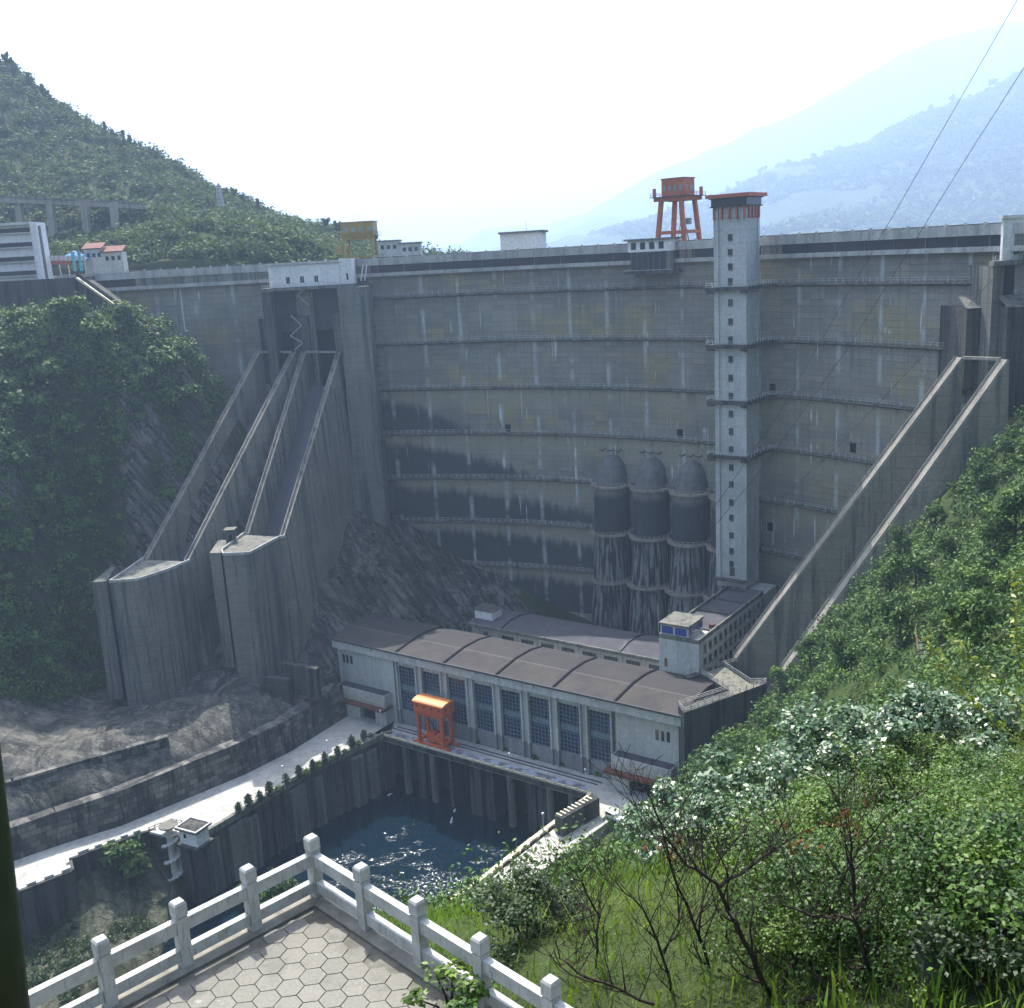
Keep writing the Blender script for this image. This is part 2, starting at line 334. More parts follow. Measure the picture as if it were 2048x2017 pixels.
# penstock casings: half-round concrete columns leaning on the lower face
g = G('penstock_casing'); p = g.pos(); x, y, z = g.sep(p)
s1 = g.step(g.noise(g.mul(p, (1, 1, .02)), 1.1, 3, .55), .43, .56); nn = g.noise(p, .5, 4, .6)
col = g.mix(nn, (.11, .115, .11), (.25, .25, .225))
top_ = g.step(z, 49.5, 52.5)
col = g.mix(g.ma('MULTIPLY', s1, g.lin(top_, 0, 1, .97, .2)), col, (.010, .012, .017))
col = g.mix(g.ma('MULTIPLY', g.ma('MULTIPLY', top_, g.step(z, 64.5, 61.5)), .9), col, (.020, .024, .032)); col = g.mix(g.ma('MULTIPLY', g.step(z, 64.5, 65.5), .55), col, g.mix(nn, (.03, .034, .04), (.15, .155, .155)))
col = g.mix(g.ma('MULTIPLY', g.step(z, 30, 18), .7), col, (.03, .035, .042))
col = g.mix(g.ma('MULTIPLY', g.line(z, 1.5, .12), .3), col, (.06, .065, .07))
M['pen'] = g.done(g.bsdf(col, .85, .25, g.bump(nn, .3, .2)))
a1_, _ = onarc(1228, 965); a3_, _ = onarc(1388, 980)
for i in range(4):
    ac = a1_ + (a3_ - a1_) / 2 * i; u_, d_ = Dt(ac)
    mb = MB(); prof = [(74.0, .4, .6), (73.3, 2.2, .9), (71.5, 3.4, 1.3), (69, 4.1, 1.5), (65.7, 4.6, 1.7), (65.6, 5.0, 1.7), (60, 5.0, 2.2), (52, 5.1, 2.7), (51.6, 4.9, 2.9), (38, 5.3, 4.0), (24, 5.8, 5.2), (8, 6.4, 6.6)]
    N = 13
    for z, r, c in prof:
        for j in range(N):
            th = math.pi * j / (N - 1); mb.v.append(tuple(D(ac, 0, z) + u_ * (-math.cos(th) * r) + d_ * (c + math.sin(th) * r)))
        mb.v.append(tuple(D(ac, -3, z) + u_ * r)); mb.v.append(tuple(D(ac, -3, z) - u_ * r))
    K = N + 2
    for q in range(len(prof) - 1):
        for j in range(K): mb.f.append((q * K + j, q * K + (j + 1) % K, (q + 1) * K + (j + 1) % K, (q + 1) * K + j))
    mb.f.append(tuple(range(K)))
    pc = mb.build('penstock_casing', M['pen'], dam)
    for zz, r, c in ((65.7, 5.0, 1.7), (51.7, 5.1, 2.8), (37.7, 5.5, 4.1)):
        mb = MB(); outer = [];
        for j in range(15):
            th = math.pi * j / 14; e = -u_ * math.cos(th); f_ = d_ * math.sin(th); o = D(ac, -c, zz) if False else D(ac, 0, zz) + d_ * c
            outer.append((o + (e + f_) * (r + 1.15), o + (e + f_) * (r - .3)))
        for (o1, i1), (o2, i2) in zip(outer, outer[1:]): mb.prism([o1, o2, i2, i1], (0, 0, -.5))
        rail_on(mb, [o for o, _ in outer], 1.05, .2, (1.0, .5), .1)
        mb.build('ring_walkway', M['cope'], pc)
    for sx in (-2.6, 0, 2.6): o = D(ac, 0, 75.5) + u_ * sx; MB().bar(o, o + d_ * 2.2 + Vector((0, 0, -.3)), .3).bar(o + d_ * 2.0 - u_ * .9, o + d_ * 2.0 + u_ * .9, .25).build('bracket', M['darksteel'], pc)

# ------------------------------------------------------------------ power house frame
PH = Fr((-33.1, 254.3, 15), R(-35.3))
s0, _ = PH.on(1431, 800, 57.5); s1, _ = PH.on(1492, 800, 57.5); TW, TD = s1 - s0, 8.0
T0 = 57.5; hB = 29.6
twr = thing('lift_tower', 'tall pale square lift tower with dark top band and thin red flat roof', 'tower', PH.p((s0 + s1) / 2, T0 + 4, hB))
hT = PH.on(1460, 412, T0)[1]; hR = PH.on(1460, 391, T0)[1]
mb = MB(); PH.box(mb, s0, s1, T0, T0 + TD, hB, hT + .5)
PH.box(mb, s0 - .02, s0 + 1.2, T0 - .35, T0 + .2, hB + 2.2, hT - 1.0); PH.box(mb, s1 - 1.2, s1 + .25, T0 - .35, T0 + .25, hB + 2.2, hT - 1.0)
PH.box(mb, s1 - .3, s1 + .25, T0 + TD - 1, T0 + TD + .2, hB, hT - 1)
mb.build('shaft', M['conc_tower'], twr)
mb = MB(); PH.box(mb, s0 - .5, s1 + .5, T0 - .6, T0 + TD + .6, hT, hR - .55)
mb.build('lookout_band', M['slot'], twr)
mb = MB(); PH.box(mb, s0 - 1.5, s1 + 1.6, T0 - 1.7, T0 + TD + 1.7, hR - .5, hR + .35); mb.build('roof', M['red'], twr)
mb = MB(); PH.box(mb, s0 - .8, s1 + .8, T0 - .9, T0 + TD + .9, hT - .25, hT - .002); PH.box(mb, s0 - .9, s1 + .9, T0 - 1, T0 + TD + 1, hR - .72, hR - .52); mb.build('trim', M['conc_dark'], twr)
for i in range(5):
    mb = MB(); a = s0 + (TW - .35) * i / 4; PH.box(mb, a, a + .4, T0 - .75, T0 - .05, hT - 3.3 + .2, hT - .26); mb.build('bracket', M['red'], twr)
for i in range(4):
    mb = MB(); a = T0 + .8 + (TD - 2) * i / 3; PH.box(mb, s1 + .26, s1 + .75, a, a + .4, hT - 3.3 + .2, hT - .26); mb.build('bracket', M['red'], twr)
for yy in (446, 474, 501, 529, 569, 605, 639, 676, 711, 745, 779, 812, 846, 880, 912, 946, 975, 1008, 1038, 1062):
    hh = PH.on(1462, yy * 1.0595 + 3, T0)[1]; c_ = (s0 + s1) / 2 + .1
    mb = MB(); PH.box(mb, c_ - .5, c_ + .5, T0 - .04, T0 + .1, hh - .75, hh + .75); f_ = mb.build('window', M['glass'], twr)
    mb = MB()
    for e0, e1, z0, z1 in ((-.62, -.5, -.85, .85), (.5, .62, -.85, .85), (-.5, .5, .75, .85), (-.62, .62, -.97, -.85), (-.04, .04, -.75, .75)): PH.box(mb, c_ + e0, c_ + e1, T0 - .12, T0 - .01, hh + z0, hh + z1)
    mb.build('frame', M['conc'], f_)
mb = MB(); PH.box(mb, s0 + 3.6, s0 + 5, T0 - .05, T0 + .1, hB + 3.0, hB + 5.4); mb.build('door', M['darksteel'], twr)
mb = MB(); PH.box(mb, s0 - .3, s1 + .1, T0 - 2.2, T0 - .36, hB + 2.0, hB + 2.4); mb.build('canopy', M['conc_dark'], twr)
for k in range(4):
    h = WL[k] - 15
    mb = MB(); PH.box(mb, s0 - 1.9, s1 + .9, T0 - 1.3, T0 - .36, h - .9, h); PH.box(mb, s0 - 1.9, s0 - .03, T0 - .35, T0 + 2.5, h - .9, h)
    PH.box(mb, s1 + .26, s1 + 1.5, T0 - .35, T0 + TD + .4, h - .9, h)
    for sa, sb in ((s0 - 1.7, s0 - .1), (s1 - .9, s1 + .5)): PH.box(mb, sa, sb, T0 - 1.2, T0 - .4, h - 1.6, h - .92)
    pl = mb.build('platform', M['conc_dark'], twr)
    p0 = PH.p(s1 + .6, T0 + TD + .2, h - .25); a_, _ = onarc(1545, 575); p1 = D(a_ + 2, .4, WL[k] - .25)
    mb = MB().bar(p0, p1, 1.5, .5); pl2 = mb.build('bridge', M['conc_dark'], twr)
    pts = [PH.p(s0 - 1.8, T0 + 2.4, h), PH.p(s0 - 1.8, T0 - 1.2, h)] + [PH.p(s0 - 1.8 + (TW + 2.6) * i / 6, T0 - 1.2, h) for i in range(1, 7)] + [PH.p(s1 + 1.4, T0 + TD * i / 4, h) for i in range(5)]
    rail_on(MB(), pts, 1.0, .12, (.95, .5), .07).build('railing', M['steel'], pl)
    n_ = 6; rail_on(MB(), [p0.lerp(p1, i / n_) + Vector((.5, .4, .25)) for i in range(n_ + 1)], 1.0, .12, (.95, .5), .07).build('railing', M['steel'], pl2)

# ------------------------------------------------------------------ things on the crest
u_, d_ = Dt((aC0 + aC1) / 2); LC = aC1 - aC0; c0 = D((aC0 + aC1) / 2, 0, 0)
ch = thing('control_house', 'small flat-roofed control house hanging on the dam face, dark glazed bay below', 'building', c0 + Vector((0, 0, 125)))
cf = Fr(c0, math.atan2(u_.y, u_.x)); cf.n = d_
z_ = lambda py: onarc(1314, py, 4)[1]
mb = MB(); cf.box(mb, -LC / 2, LC / 2, -1, 4.6, z_(503), z_(480)); mb.build('wall', M['white'], ch)
mb = MB(); cf.box(mb, -LC / 2 - .8, LC / 2 + .6, -1.5, 5.4, z_(480), z_(480) + .5); mb.build('roof', M['conc'], ch)
mb = MB(); cf.box(mb, -LC / 2 + .6, LC / 2 - 1.4, .1, 4.2, z_(541), z_(503) - .003); mb.build('glazed_bay', M['slot'], ch)
mb = MB()
for i in range(7): a = -LC / 2 + .7 + (LC - 2.4) * i / 6; cf.box(mb, a, a + .12, 4.2, 4.32, z_(541), z_(503) - .1)
cf.box(mb, LC / 2 - 1.39, LC / 2 - .2, .05, 4.4, z_(541), z_(503) - .004); mb.build('mullion', M['conc'], ch)
mb = MB(); cf.box(mb, -LC / 2 - .9, LC / 2 + 1.0, .02, 5.6, z_(541) - .8, z_(541) - .004); fl = mb.build('floor_slab', M['conc_dark'], ch)
rail_on(MB(), [c0 + u_ * (-LC / 2 - .7 + (LC + 1.4) * i / 8) + d_ * 5.4 + Vector((0, 0, z_(541) - .8)) for i in range(9)], 1.0, .12).build('railing', M['steel'], fl)
for i in range(4):
    mb = MB(); a = -LC / 2 + 1.0 + i * (LC - 1.6) / 4; cf.box(mb, a, a + 1.5, 4.55, 4.66, z_(498), z_(483.5)); mb.build('window', M['glass'], ch)

def gantry(name, label, c, ang, L, Wd, zb, zt, mat, mat2, cab, slope=.8, leg=.75):
    f = Fr(c, ang); f.o.z = 0; t = thing(name, label, 'crane', (c[0], c[1], zb))
    for sx in (-1, 1):
        for sy in (-1, 1):
            MB().bar(f.p(sx * L / 2, sy * Wd / 2, zb), f.p(sx * (L / 2 - slope), sy * (Wd / 2 - slope * .5), zt), leg, leg, f.u).build('leg', mat, t)
    zm = zb + (zt - zb) * .38
    for sy in (-1, 1): MB().bar(f.p(-L / 2 + .3, sy * Wd / 2, zm), f.p(L / 2 - .3, sy * Wd / 2, zm), leg * .8).build('tie_beam', mat, t)
    for sx in (-1, 1): MB().bar(f.p(sx * (L / 2 - .2), -Wd / 2, zm), f.p(sx * (L / 2 - .2), Wd / 2, zm), leg * .8).build('tie_beam', mat, t)
    mb = MB()
    for sy in (-1, 1): f.box(mb, -L / 2 - .6, L / 2 + .6, sy * (Wd / 2 - .4) - .5, sy * (Wd / 2 - .4) + .5, zt, zt + 1.0)
    for sx in (-1, 1): f.box(mb, sx * (L / 2 - .6) - .45, sx * (L / 2 - .6) + .45, -Wd / 2 + .6, Wd / 2 - .6, zt + .05, zt + .95)
    mb.build('girder', mat, t)
    mb = MB(); f.box(mb, -L / 2 - 1.3, L / 2 + 1.3, -Wd / 2 - .9, Wd / 2 + .9, zt + 1.004, zt + 1.2); pf = mb.build('platform', mat2, t)
    rail_on(MB(), [f.p(sx * (L / 2 + 1.2), sy * (Wd / 2 + .8), zt + 1.2) for sx, sy in ((-1, -1), (0, -1), (1, -1), (1, 0), (1, 1), (0, 1), (-1, 1), (-1, 0), (-1, -1))], 1, .12, (.95, .5), .08).build('railing', mat, pf)
    x0, x1, y0, y1, hh = cab; mb = MB(); f.box(mb, x0, x1, y0, y1, zt + 1.2, zt + 1.2 + hh)
    mb.prism([f.p(x0 - .2, y0 - .2, zt + 1.203 + hh), f.p(x1 + .2, y0 - .2, zt + 1.203 + hh), f.p(x1 + .2, y1 + .2, zt + 1.203 + hh), f.p(x0 - .2, y1 + .2, zt + 1.203 + hh)], (0, 0, .25))
    cb = mb.build('machine_house', mat, t)
    nw = 4
    for i in range(nw):
        a = x0 + (x1 - x0) * (i + .3) / nw; mb = MB(); f.box(mb, a, a + (x1 - x0) * .5 / nw, y0 - .04, y0 + .05, zt + 1.2 + hh * .3, zt + 1.2 + hh * .62); mb.build('window', M['frost'], cb)
    for i in range(2):
        a = y0 + (y1 - y0) * (i + .25) / 2; mb = MB(); f.box(mb, x1 - .05, x1 + .04, a, a + (y1 - y0) * .25, zt + 1.2 + hh * .3, zt + 1.2 + hh * .62); mb.build('window', M['frost'], cb)
    mb = MB()
    for sx in (-1, 1):
        for sy in (-1, 1): f.box(mb, sx * L / 2 - .9, sx * L / 2 + .9, sy * Wd / 2 - .35, sy * Wd / 2 + .35, zb, zb + .6)
    mb.build('bogie', M['darksteel'], t)
    return t, f
ac, _ = onarc(1362, 470); u_, d_ = Dt(ac); c = D(ac, -5.5, 0); c = aty(1357, 470, c.y); zt = aty(1361, 402, c.y).z
t, f = gantry('gantry_crane', 'tall orange gantry crane with splayed legs standing on the dam crest', c, math.atan2(u_.y, u_.x), 8.6, 8.6, 130.6, zt, M['orange_dull'], M['darksteel'], (-3, 3.6, -3.4, 2.6, 4.4), 1.3, 1.05)
mb = MB()
for sx, sy in ((-1, -1), (1, -1), (1, 1), (-1, 1)): f.box(mb, sx * 4.6 - .35, sx * 4.6 + .35, sy * 4.4 - .35, sy * 4.4 + .35, zt + 1.21, zt + 3.4)
mb.build('end_box', M['orange_dull'], t)
MB().bar(f.p(2.5, -1, zt), f.p(.2, -2, 131), .14).bar(f.p(2.5, 2, 131), f.p(2.0, -1, zt - 3), .2).bar(f.p(2, -1, zt - 3), f.p(2, -1, zt), .12).build('cable', M['darksteel'], t)
mb = MB(); f.box(mb, 1.7, 3.6, -.8, .8, zt - 6.2, zt - 4.6); mb.build('operator_cab', M['frost'], t)
q = aty(722, 500, 337); zt = aty(722, 480, 337).z
t, f = gantry('gantry_crane', 'short yellow gantry crane with a long machine house beside the spillway gatehouse', q, R(-6), 9.0, 6.0, 130.6, zt, M['yellow'], M['yellow'], (-5.0, 5.0, -3.2, 3.2, 4.0), .3)
mb = MB(); mb.tube([f.p(-5, -2, zt - 1), f.p(-9.5, -2, zt + 1.2)], .16); mb.tube([f.p(-5, -2, zt - 3.5), f.p(-9.5, -2, zt + 1.2)], .12); f.box(mb, -7.4, -5.2, -3, -1.4, zt - 4.2, zt - 1.6); mb.build('jib', M['yellow'], t)
q = aty(1041, 500, 348)
b = thing('intake_house', 'plain white windowless block rising behind the middle of the dam crest', 'building', (q.x, q.y, 128)); l_ = aty(1001, 490, 340); r_ = aty(1082, 490, 340); zt = aty(1041, 467, 340).z
mb = MB().box((l_.x, 340, 118), (r_.x - l_.x, -6, 0), (2, 12, 0), (0, 0, zt - 118)); mb.build('wall', M['white'], b)
mb = MB().box((l_.x - .6, 339.2, zt + .004), (r_.x - l_.x + 1.2, -6.2, 0), (2.2, 13.4, 0), (0, 0, .6)); mb.build('roof', M['conc'], b)
MB().bar((q.x + 2, 342, zt), (q.x + 2, 342, zt + 3.5), .15).build('mast', M['darksteel'], b)
# ------------------------------------------------------------------ power house
ph = thing('power_house', 'long power house with tall blue-barred windows and a brown curved roof by the pool', 'power house', PH.p(31, 0, 0))
SL, SR, TB = -19.3, 82.5, 16.4
def roofp(t):                                           # roof section: eave, bend, ridge
    for (t0, h0), (t1, h1) in zip([(-1.6, 20.35), (2, 21.0), (6.5, 21.8), (12, 21.95), (TB + .4, 21.3)], [(2, 21.0), (6.5, 21.8), (12, 21.95), (TB + .4, 21.3)]):
        if t <= t1: return h0 + (h1 - h0) * (t - t0) / (t1 - t0)
    return 21.3
mb = MB(); PH.box(mb, SL, 0.2, 0, TB, 0, 20); PH.box(mb, 65.6, SR, 0, TB, 0, 20); PH.box(mb, .2, 65.6, 1.2, TB, 0, 20); mb.build('wall', M['plaster'], ph)
ts = [-1.6, 2, 6.5, 12, TB + .4]
mb = MB(); pts = [PH.p(SL - .5, t, roofp(t)) for t in ts] + [PH.p(SL - .5, t, 20.02) for t in (TB + .4, -1.6)]; mb.prism(pts, PH.u * (SR - SL + .5)); rf = mb.build('roof', M['roof'], ph)
for s in (2.8, 18.4, 34.3, 50.3, 66.5):
    mb = MB()
    for ta, tb in zip(ts, ts[1:]): mb.bar(PH.p(s + ta * .06, ta, roofp(ta) + .08), PH.p(s + tb * .06, tb, roofp(tb) + .08), .6, .3)
    mb.build('roof_rib', M['black'], rf)
mb = MB(); mb.bar(PH.p(SL - .6, -1.75, 20.3), PH.p(SR, -1.75, 20.3), .45, .45); mb.bar(PH.p(SL - .6, -1.6, 20.4), PH.p(SL - .6, TB + .4, 21.6), .4, .4); mb.build('gutter', M['dark_roof'], rf)
mb = MB(); PH.box(mb, SL - .4, SR - .004, -1.55, -.02, 17.9, 20.0); mb.build('fascia', M['plaster'], ph)
mb = MB()
for i in range(5): s = -6 + i * 16.8; PH.box(mb, s, s + .5, -2.1, -1.72, 19.5, 20.0)
mb.build('floodlight', M['steel'], ph)
for k in range(8):
    a = 1.7 + 8.1 * k
    mb = MB(); PH.box(mb, a - .02, a + 5.92, .75, .9, 3.9, 16.0); wd = mb.build('window', M['glass'], ph)
    mb = MB(); PH.box(mb, a + .3, a + 5.6, .66, .745, 9.3, 10.7); mb.build('blind', M['frost'], wd)
    mb = MB()
    for i in range(7): x = a + 5.9 * i / 6; PH.box(mb, x - .055, x + .055, .52, .655, 3.9, 16.0)
    for i in range(13): z = 3.9 + 12.1 * i / 12; PH.box(mb, a, a + 5.9, .55, .652, z - .05, z + .05)
    mb.build('glazing_bars', M['bluebar'], wd)
    mb = MB(); PH.box(mb, a, a + 5.9, .3, 1.19, 16.05, 17.88); mb.build('lintel', M['plaster'], ph)
    mb = MB(); PH.box(mb, a, a + 5.9, .2, 1.19, 0, 3.85); mb.build('sill_wall', M['plaster_low'], ph)
for k in range(9):
    for e in (-2.1 + .0, -.35):
        a = 1.7 + 8.1 * k + e
        if k == 0 and e < -1: continue
        if k == 8 and e > -1: continue
        mb = MB(); PH.box(mb, a, a + .42, -.55, .1, 4.0, 17.88); mb.build('fin', M['conc_pale'], ph)
        mb = MB(); PH.box(mb, a - .02, a + .44, -.56, .1, 0, 3.98); mb.build('fin_base', M['plaster_low'], ph)
    if 0 < k < 8:
        a = 1.7 + 8.1 * k; mb = MB(); PH.box(mb, a - 2.2, a, .05, 1.19, 4, 17.88); mb.build('pier', M['plaster'], ph)
        mb = MB(); PH.box(mb, a - 2.2, a, .04, 1.19, 0, 3.99); mb.build('pier_base', M['plaster_low'], ph)
for pts in (((285, 180), (330, 190), (378, 202)),):
    for cx_, cy_ in pts:
        s, h = PH.on(640 + cx_ * .1576, 1280 + cy_ * .1576, 0); mb = MB(); PH.box(mb, s, s + .85, -.05, .1, h - 2.3, h); mb.build('slot_window', M['glass'], ph)
for cx_, cy_ in ((1160, 540), (1236, 557), (1313, 573)):
    s, h = PH.on(1140 + cx_ * .14706, 1380 + cy_ * .14706, 0); mb = MB(); PH.box(mb, s, s + .8, -.05, .1, h - 2.4, h); mb.build('slot_window', M['glass'], ph)
def porch(sa, sb, dep, h1, opening):
    mb = MB(); PH.box(mb, sa, sb, -dep, -.02, 4.9, h1); pc = mb.build('porch', M['plaster'], ph)
    mb = MB(); PH.box(mb, sa + .3, sb - .3, -dep + .3, -.3, h1 + .003, h1 + .1); mb.build('porch_roof', M['dark_roof'], pc)
    mb = MB(); PH.box(mb, sa - 1.2, sb + .3, -dep - 1.6, -.5, 4.2, 4.88); mb.build('canopy', M['rust'], pc)
    o0, o1 = opening
    mb = MB(); PH.box(mb, sa, o0, -dep, -.02, 0, 4.19); PH.box(mb, o1, sb, -dep, -.02, 0, 4.19); mb.build('porch_pillar', M['plaster'], pc)
    mb = MB(); PH.box(mb, o0 + .02, o1 - .02, -dep + 1.6, -.03, 0.02, 4.18); mb.build('doorway', M['black'], pc)
    mb = MB(); n = 16
    for i in range(n): x = sa + .3 + (sb - sa - .6) * i / (n - 1); PH.box(mb, x, x + .07, -dep - .12, -dep - .02, 4.9, 7.2)
    PH.box(mb, sa, sb - .2, -dep - .2, -dep - .13, 6.0, 6.25); mb.build('scaffold', M['tan'], pc)
porch(-17.6, -.9, 3.2, 8.2, (-10, -4.6)); porch(65.9, 80.6, 3.2, 8.0, (70.4, 77.2))
# ------------------------------------------------------------------ annex behind it
an = thing('annex', 'low annex with a row of small windows and black roof behind the power house', 'building', PH.p(34, 32, 0))
ha = 20.2; mb = MB(); PH.box(mb, 6.5, 66.8, 26, 38, 0, ha - .6); mb.build('wall', M['plaster'], an)
mb = MB(); mb.prism([PH.p(6, 25, ha - .55), PH.p(6, 25, ha), PH.p(6, 29, ha + .9), PH.p(6, 34, ha + .9), PH.p(6, 38.6, ha), PH.p(6, 38.6, ha - .55)], PH.u * 61); rf = mb.build('roof', M['dark_roof'], an)
mb = MB(); PH.box(mb, 5.9, 67.05, 24.5, 24.99, ha - .75, ha + .12); mb.build('fascia', M['conc'], rf)
for s in (17, 53):
    mb = MB()
    for (ta, h_a), (tb, h_b) in zip([(25, 0), (29, .9), (34, .9)], [(29, .9), (34, .9), (38.6, 0)]): mb.bar(PH.p(s, ta, ha + h_a + .1), PH.p(s, tb, ha + h_b + .1), .6, .5)
    mb.build('roof_rib', M['wire'], rf)
for i in range(9):
    a = 10.2 + i * 6.3; w_ = 1.6 if i == 0 else 3.8
    mb = MB(); PH.box(mb, a, a + w_, 25.94, 26.1, ha - 4.2, ha - 2.2); f_ = mb.build('window', M['glass'], an)
    mb = MB()
    for j in range(6): x = a + w_ * j / 5; PH.box(mb, x - .06, x + .06, 25.86, 25.935, ha - 4.2, ha - 2.2)
    PH.box(mb, a - .2, a + w_ + .2, 25.7, 25.93, ha - 4.45, ha - 4.21); mb.build('frame', M['conc'], f_)
    mb = MB(); PH.box(mb, a - 1.6, a - 1.1, 25.6, 25.98, 8, ha - .8); mb.build('pilaster', M['plaster'], an)
mb = MB(); PH.box(mb, 6.6, 12.5, 27.5, 32, ha + .7, ha + 3.2); mb.build('roof_hut', M['white'], an)
mb = MB(); PH.box(mb, 6.2, 12.9, 27.1, 32.4, ha + 3.202, ha + 3.4); mb.build('roof_hut_cover', M['conc_dark'], an)
# ------------------------------------------------------------------ office block, running back to the lift tower
ob = thing('office_block', 'grey office block with a glazed blue-windowed turret running back to the lift tower', 'building', PH.p(72, 37, 0))
B0, B1, BT0, BT1 = 67.5, 77.6, 18.0, 57.2
mb = MB(); PH.box(mb, B0, B1, BT0, BT1 + 9, 0, hB - .8); mb.build('wall', M['plaster'], ob)
mb = MB()
for a0, a1, t0, t1 in ((B0, B0 + .4, BT0, BT1), (B1 - .4, B1, BT0, BT1), (B0 + .4, B1 - .4, BT0, BT0 + .4), (B0 + .4, B1 - .4, BT1 - .4, BT1)): PH.box(mb, a0, a1, t0, t1, hB - .79, hB + .25)
mb.build('parapet', M['conc'], ob)
mb = MB(); PH.box(mb, B0 + .42, B1 - .42, 27, BT1 - .42, hB - .79, hB - .4); mb.build('roof', M['dark_roof'], ob)
for t in (38, 47.5): mb = MB(); PH.box(mb, B0 + .42, B1 - .42, t, t + .35, hB - .39, hB - .15); mb.build('roof_seam', M['wire'], ob)
mb = MB(); PH.box(mb, B0 + .3, B1 - 2.7, BT0 + .42, 26, hB - .78, hB + 2.6); tu = mb.build('turret', M['plaster'], ob)
mb = MB(); PH.box(mb, B0 + .1, B1 - 2.4, BT0 - .1, 26.3, hB + 2.604, hB + 3.1); mb.build('roof', M['conc'], tu)
for a in (B0 + .7, B0 + 4.1):
    mb = MB(); PH.box(mb, a, a + 2.8, BT0 + .33, BT0 + .5, hB + .5, hB + 2.2); mb.build('window', M['glassblue'], tu)
for i in range(3): t = BT0 + 1 + i * 2.4; mb = MB(); PH.box(mb, B1 - 2.75, B1 - 2.62, t, t + 2.1, hB + .6, hB + 2.2); mb.build('window', M['glassblue'], tu)
mb = MB(); PH.box(mb, B0 + 1.4, B0 + 2.1, BT0 - .04, BT0 + .1, 22, 24); mb.build('brown_door', M['rust'], ob)
for r in range(3):
    for i in range(13):
        t = BT0 + 2.5 + i * 2.95; h = hB - 3.6 - 3.3 * r
        mb = MB(); PH.box(mb, B1 - .1, B1 + .04, t, t + 1.5, h, h + 1.6); wn = mb.build('window', M['glass'], ob)
        mb = MB(); PH.box(mb, B1 + .03, B1 + .22, t - .1, t + 1.6, h - .16, h - .01); PH.box(mb, B1 + .03, B1 + .14, t - .1, t + 1.6, h + 1.61, h + 1.74); mb.build('sill', M['conc'], wn)
mb = MB(); PH.box(mb, B1 - 2.0, B1 - .8, 28, 29, hB - .39, hB + .5); mb.build('roof_tank', M['rust'], ob)
for i in range(6):
    mb = MB(); t = BT0 + 4.2 + i * 5.9; PH.box(mb, B1 + .02, B1 + .45, t, t + .8, hB - 4.4 - 3.3 * (i % 2), hB - 3.9 - 3.3 * (i % 2)); mb.build('air_conditioner', M['conc_pale'], ob)
MB().tube([PH.p(B0 - .3, BT0 + .5, hB + .2), PH.p(B0 - .3, BT0 + .5, hB + 7)], .06).build('aerial', M['steel'], ob)
# ------------------------------------------------------------------ deck over the draft tubes, quay road, tailrace walls
dk = thing('draft_tube_deck', 'concrete crane deck on columns over the dark draft tube openings', 'deck', PH.p(31, -6, 0))
mb = MB(); PH.box(mb, -1, 63.6, -8, -.02, -1.5, 0); mb.build('slab', M['road'], dk)
mb = MB(); PH.box(mb, -1, 63.6, -8.25, -8.004, -1.2, .05); mb.build('edge_beam', M['conc_dark'], dk)
mb = MB(); PH.box(mb, 1.5, 63.2, -8.2, -7.75, .1, .55)
for i in range(22): s = 1.6 + i * 2.9; PH.box(mb, s, s + .3, -8.25, -7.7, .06, .8)
mb.build('edge_rail', M['tan'], dk)
g = G('wet_track'); p = g.pos(); c = g.mix(g.step(g.noise(p, .5, 4), .45, .6), (.30, .33, .42), (.12, .12, .13)); M['track'] = g.done(g.bsdf(c, .5, .4))
mb = MB(); PH.box(mb, 2, 61.5, -7.2, -5.1, .004, .06); tr = mb.build('crane_track', M['track'], dk)
mb = MB()
for t in (-7.1, -3.6): PH.box(mb, 1, 62.5, t - .1, t + .1, .062 if t < -5 else .004, .2)
mb.build('crane_rail', M['darksteel'], tr)
mb = MB(); PH.box(mb, 2, 63, -2.5, -2.3, .004, .25); mb.build('cable_trough', M['darksteel'], dk)
mb = MB(); PH.box(mb, -1, 63.6, .2, 1.0, -17, -1.55); mb.build('draft_tube_wall', M['black'], dk)
for px in (815, 868, 1020, 1098, 1142):
    s, _ = PH.on(px, 1540, -6.6); MB().tube([PH.p(s, -6.6, -17), PH.p(s, -6.6, -1.52)], .95, 12).build('column', M['conc'], dk)
for x0, x1 in ((838, 852), (900, 905), (940, 962), (968, 986), (1052, 1070), (1074, 1090)):
    s, _ = PH.on(x0, 1540, -6.6); e, _ = PH.on(x1, 1540, -6.6); mb = MB(); PH.box(mb, s, e, -7, .1, -17, -1.53); mb.build('pier', M['conc_dark'], dk)
# quay: road polygon
E0 = [(-36.6, 246.7), (-51.7, 230.3), (-69.6, 204.5), (-72.2, 201.6)]
rd_out = [(-34.2, 248.3)] + E0 + [(-81.8, 207), (-84.4, 206), (-93.2, 199.6), (-96.4, 196.8), (-94.2, 192.6), (-102.2, 186.3), (-150, 165)]
rd_in = [(-160, 184), (-122, 191.5), (-107.8, 197.1), (-100.1, 202.6), (-89.5, 209), (-79.1, 218.7), (-67, 230), (-58.2, 240.8), (-46.9, 259.7)]
pts = [(x, y, 3) for x, y in rd_out + rd_in] + [tuple(PH.p(-17, 0, -12)), tuple(PH.p(-.98, 0, -12))]
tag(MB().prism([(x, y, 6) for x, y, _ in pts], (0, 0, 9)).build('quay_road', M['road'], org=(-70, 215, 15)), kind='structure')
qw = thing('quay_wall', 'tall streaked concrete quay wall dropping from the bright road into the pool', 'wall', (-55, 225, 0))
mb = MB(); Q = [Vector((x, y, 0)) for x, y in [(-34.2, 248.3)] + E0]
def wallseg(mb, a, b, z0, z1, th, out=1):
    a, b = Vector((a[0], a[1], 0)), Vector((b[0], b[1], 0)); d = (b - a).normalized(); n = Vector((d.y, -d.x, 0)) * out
    return mb.box(a + Vector((0, 0, z0)), b - a, n * th, Vector((0, 0, z1 - z0)))
